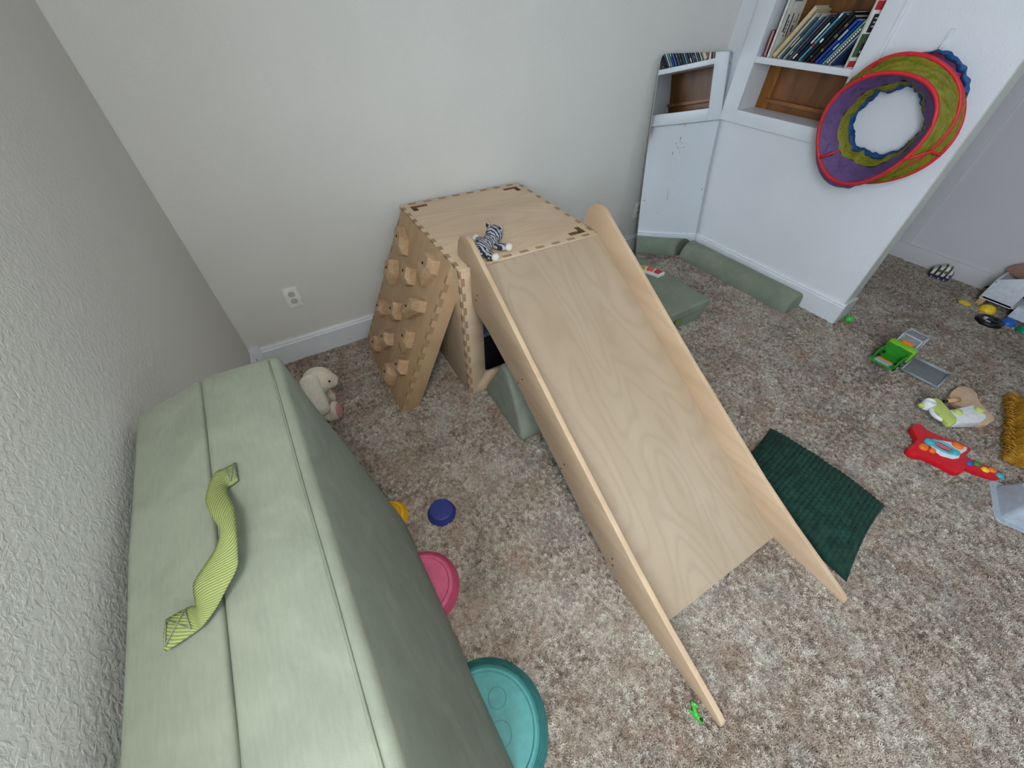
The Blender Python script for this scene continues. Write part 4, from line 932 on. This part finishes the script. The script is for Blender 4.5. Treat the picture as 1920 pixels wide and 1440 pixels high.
# zebra striped toy car at the far wall
zc = thing('toy_car', 'cream and black zebra striped toy car against the far baseboard', 'toy car', (4.478, -1.495, 0), math.radians(-78))
boxo('base', -.062, .062, -.032, .032, .010, .030, 'navy_toy', zc, .006)
prismo('shell', [(-.066, 0, .028), (.066, 0, .028), (.064, 0, .060), (.040, 0, .098), (.0, 0, .108), (-.040, 0, .078), (-.066, 0, .058)], (0, -.032, 0), (0, .032, 0), 'zebra_shell', zc, .010)
for x in (-.038, .005, .038):
    for s in (1, -1):
        bm = bmesh.new(); lathe(bm, [(0, -.006), (.014, -.006), (.015, 0), (.014, .006), (0, .006)], 0, 0, 0, 16); bmesh.ops.rotate(bm, cent=(0, 0, 0), matrix=Matrix.Rotation(PI/2, 3, 'X'), verts=bm.verts)
        w = bm_obj('wheel', bm, 'navy_toy', zc, (x, s*.035, .015), auto=40); ello('hub', (0, s*.007, 0), (.006, .002, .006), 'lilac', w, seg=10)
for x in (-.012, .022): boxo('window', x-.012, x+.010, -.0335, .0335, .056, .074, 'toy_grey', zc)
boxo('headlight', .045, .062, -.0338, .0338, .040, .058, 'toy_blue', zc, .002)

# white doll bed with drawer and arched wooden head board by the far wall
cb = thing('toy_doll_bed', 'white toy bed with arched wooden headboard and wooden feet at the far wall', 'toy furniture', (4.40, -1.95, 0)); cbO = Vector(cb.location)
def cbp(name, pts, a, b, mat, bev=.002): return prismo(name, [Vector(q)-cbO for q in pts], a, b, mat, cb, bev)
cbp('side_board', [(4.300, -1.778, .050), (4.300, -1.945, .050), (4.300, -1.945, .21), (4.300, -1.90, .250), (4.300, -1.778, .185)], (0, 0, 0), (.014, 0, 0), 'cabinet_white')
cbp('end_board', [(4.312, -1.776, .050), (4.50, -1.776, .050), (4.50, -1.776, .185), (4.312, -1.776, .185)], (0, 0, 0), (0, -.014, 0), 'cabinet_white')
cbp('base_shelf', [(4.30, -1.79, .055), (4.30, -2.35, .055), (4.50, -2.35, .055), (4.50, -1.79, .055)], (0, 0, 0), (0, 0, .014), 'cabinet_white')
cbp('headboard', [(4.500, -1.76, .05)]+[(4.500, -2.05-.29*math.cos(PI*i/20)*-1*-1, .190+.12*math.sin(PI*i/20)) for i in range(21)]+[(4.500, -2.34, .05)], (0, 0, 0), (.020, 0, 0), 'wood_arch')
cbp('drawer_box', [(4.235, -1.965, .030), (4.30, -1.965, .030), (4.30, -2.30, .030), (4.235, -2.30, .030)], (0, 0, 0), (0, 0, .075), 'cabinet_white')
for x, y in ((4.318, -1.800), (4.48, -1.800), (4.318, -2.32), (4.48, -2.32)): boxo('foot', x-.018-cbO.x, x+.018-cbO.x, y-.018-cbO.y, y+.018-cbO.y, 0, .052, 'small_wood', cb, .003)
for y, z in ((-1.785, .062), (-1.787, .172)): ello('bolt', Vector((4.2995, y, z))-cbO, (.002, .004, .004), 'toy_grey', cb, seg=8)

# loose toys in front of it
yb = latheo('toy_piece', [(0, 0), (.030, .0), (.036, .008), (.022, .016), (0, .018)], (4.238, -1.748, 0), 'toy_yellow', None, 20); tag(yb, 'small yellow flat toy piece alone on the carpet', 'toy')
wc = thing('toy_steering_wheel', 'black toy wheel with white spokes in front of the doll bed', 'toy wheel', (4.095, -1.925, 0), .4)
tubeo('rim', [(.058*math.cos(2*PI*i/8), .058*math.sin(2*PI*i/8), .017) for i in range(8)], .016, 'black_plastic', wc, 8, True)
for a in (.5, 2.6, 4.7): prismo('spoke', [(.012*math.cos(a-1.2), .012*math.sin(a-1.2), 0), (.055*math.cos(a-.16), .055*math.sin(a-.16), 0), (.055*math.cos(a+.16), .055*math.sin(a+.16), 0), (.012*math.cos(a+1.2), .012*math.sin(a+1.2), 0)], (0, 0, .014), (0, 0, .026), 'toy_white' if a < 4 else 'black_plastic', wc)
latheo('hub', [(0, .008), (.018, .008), (.018, .030), (.010, .034), (0, .034)], (0, 0, 0), 'black_plastic', wc, 16)
def dome(lab, c, r, h, mat):
    e = latheo('toy_dome', [(0, 0), (r, 0), (r, h*.25), (r*.88, h*.6), (r*.55, h*.9), (0, h)], (c[0], c[1], 0), mat, None, 28); return tag(e, lab, 'toy')
dome('yellow rounded toy under the edge of the doll bed', (4.250, -1.865), .045, .05, 'toy_yellow')
dome('blue rounded toy between the yellow and green ones', (4.190, -1.995), .040, .045, 'toy_blue')
dome('dark green rounded toy by the doll bed drawer', (4.175, -2.085), .045, .045, 'toy_darkgreen')
dome('red rounded toy at the right edge of the photo', (4.140, -2.170), .038, .04, 'rainbow_red')
wp = boxo('wooden_peg', 4.175, 4.205, -1.875, -1.845, .001, .018, 'small_wood', None, .003); tag(wp, 'small pale wooden piece beside the black toy wheel', 'toy')
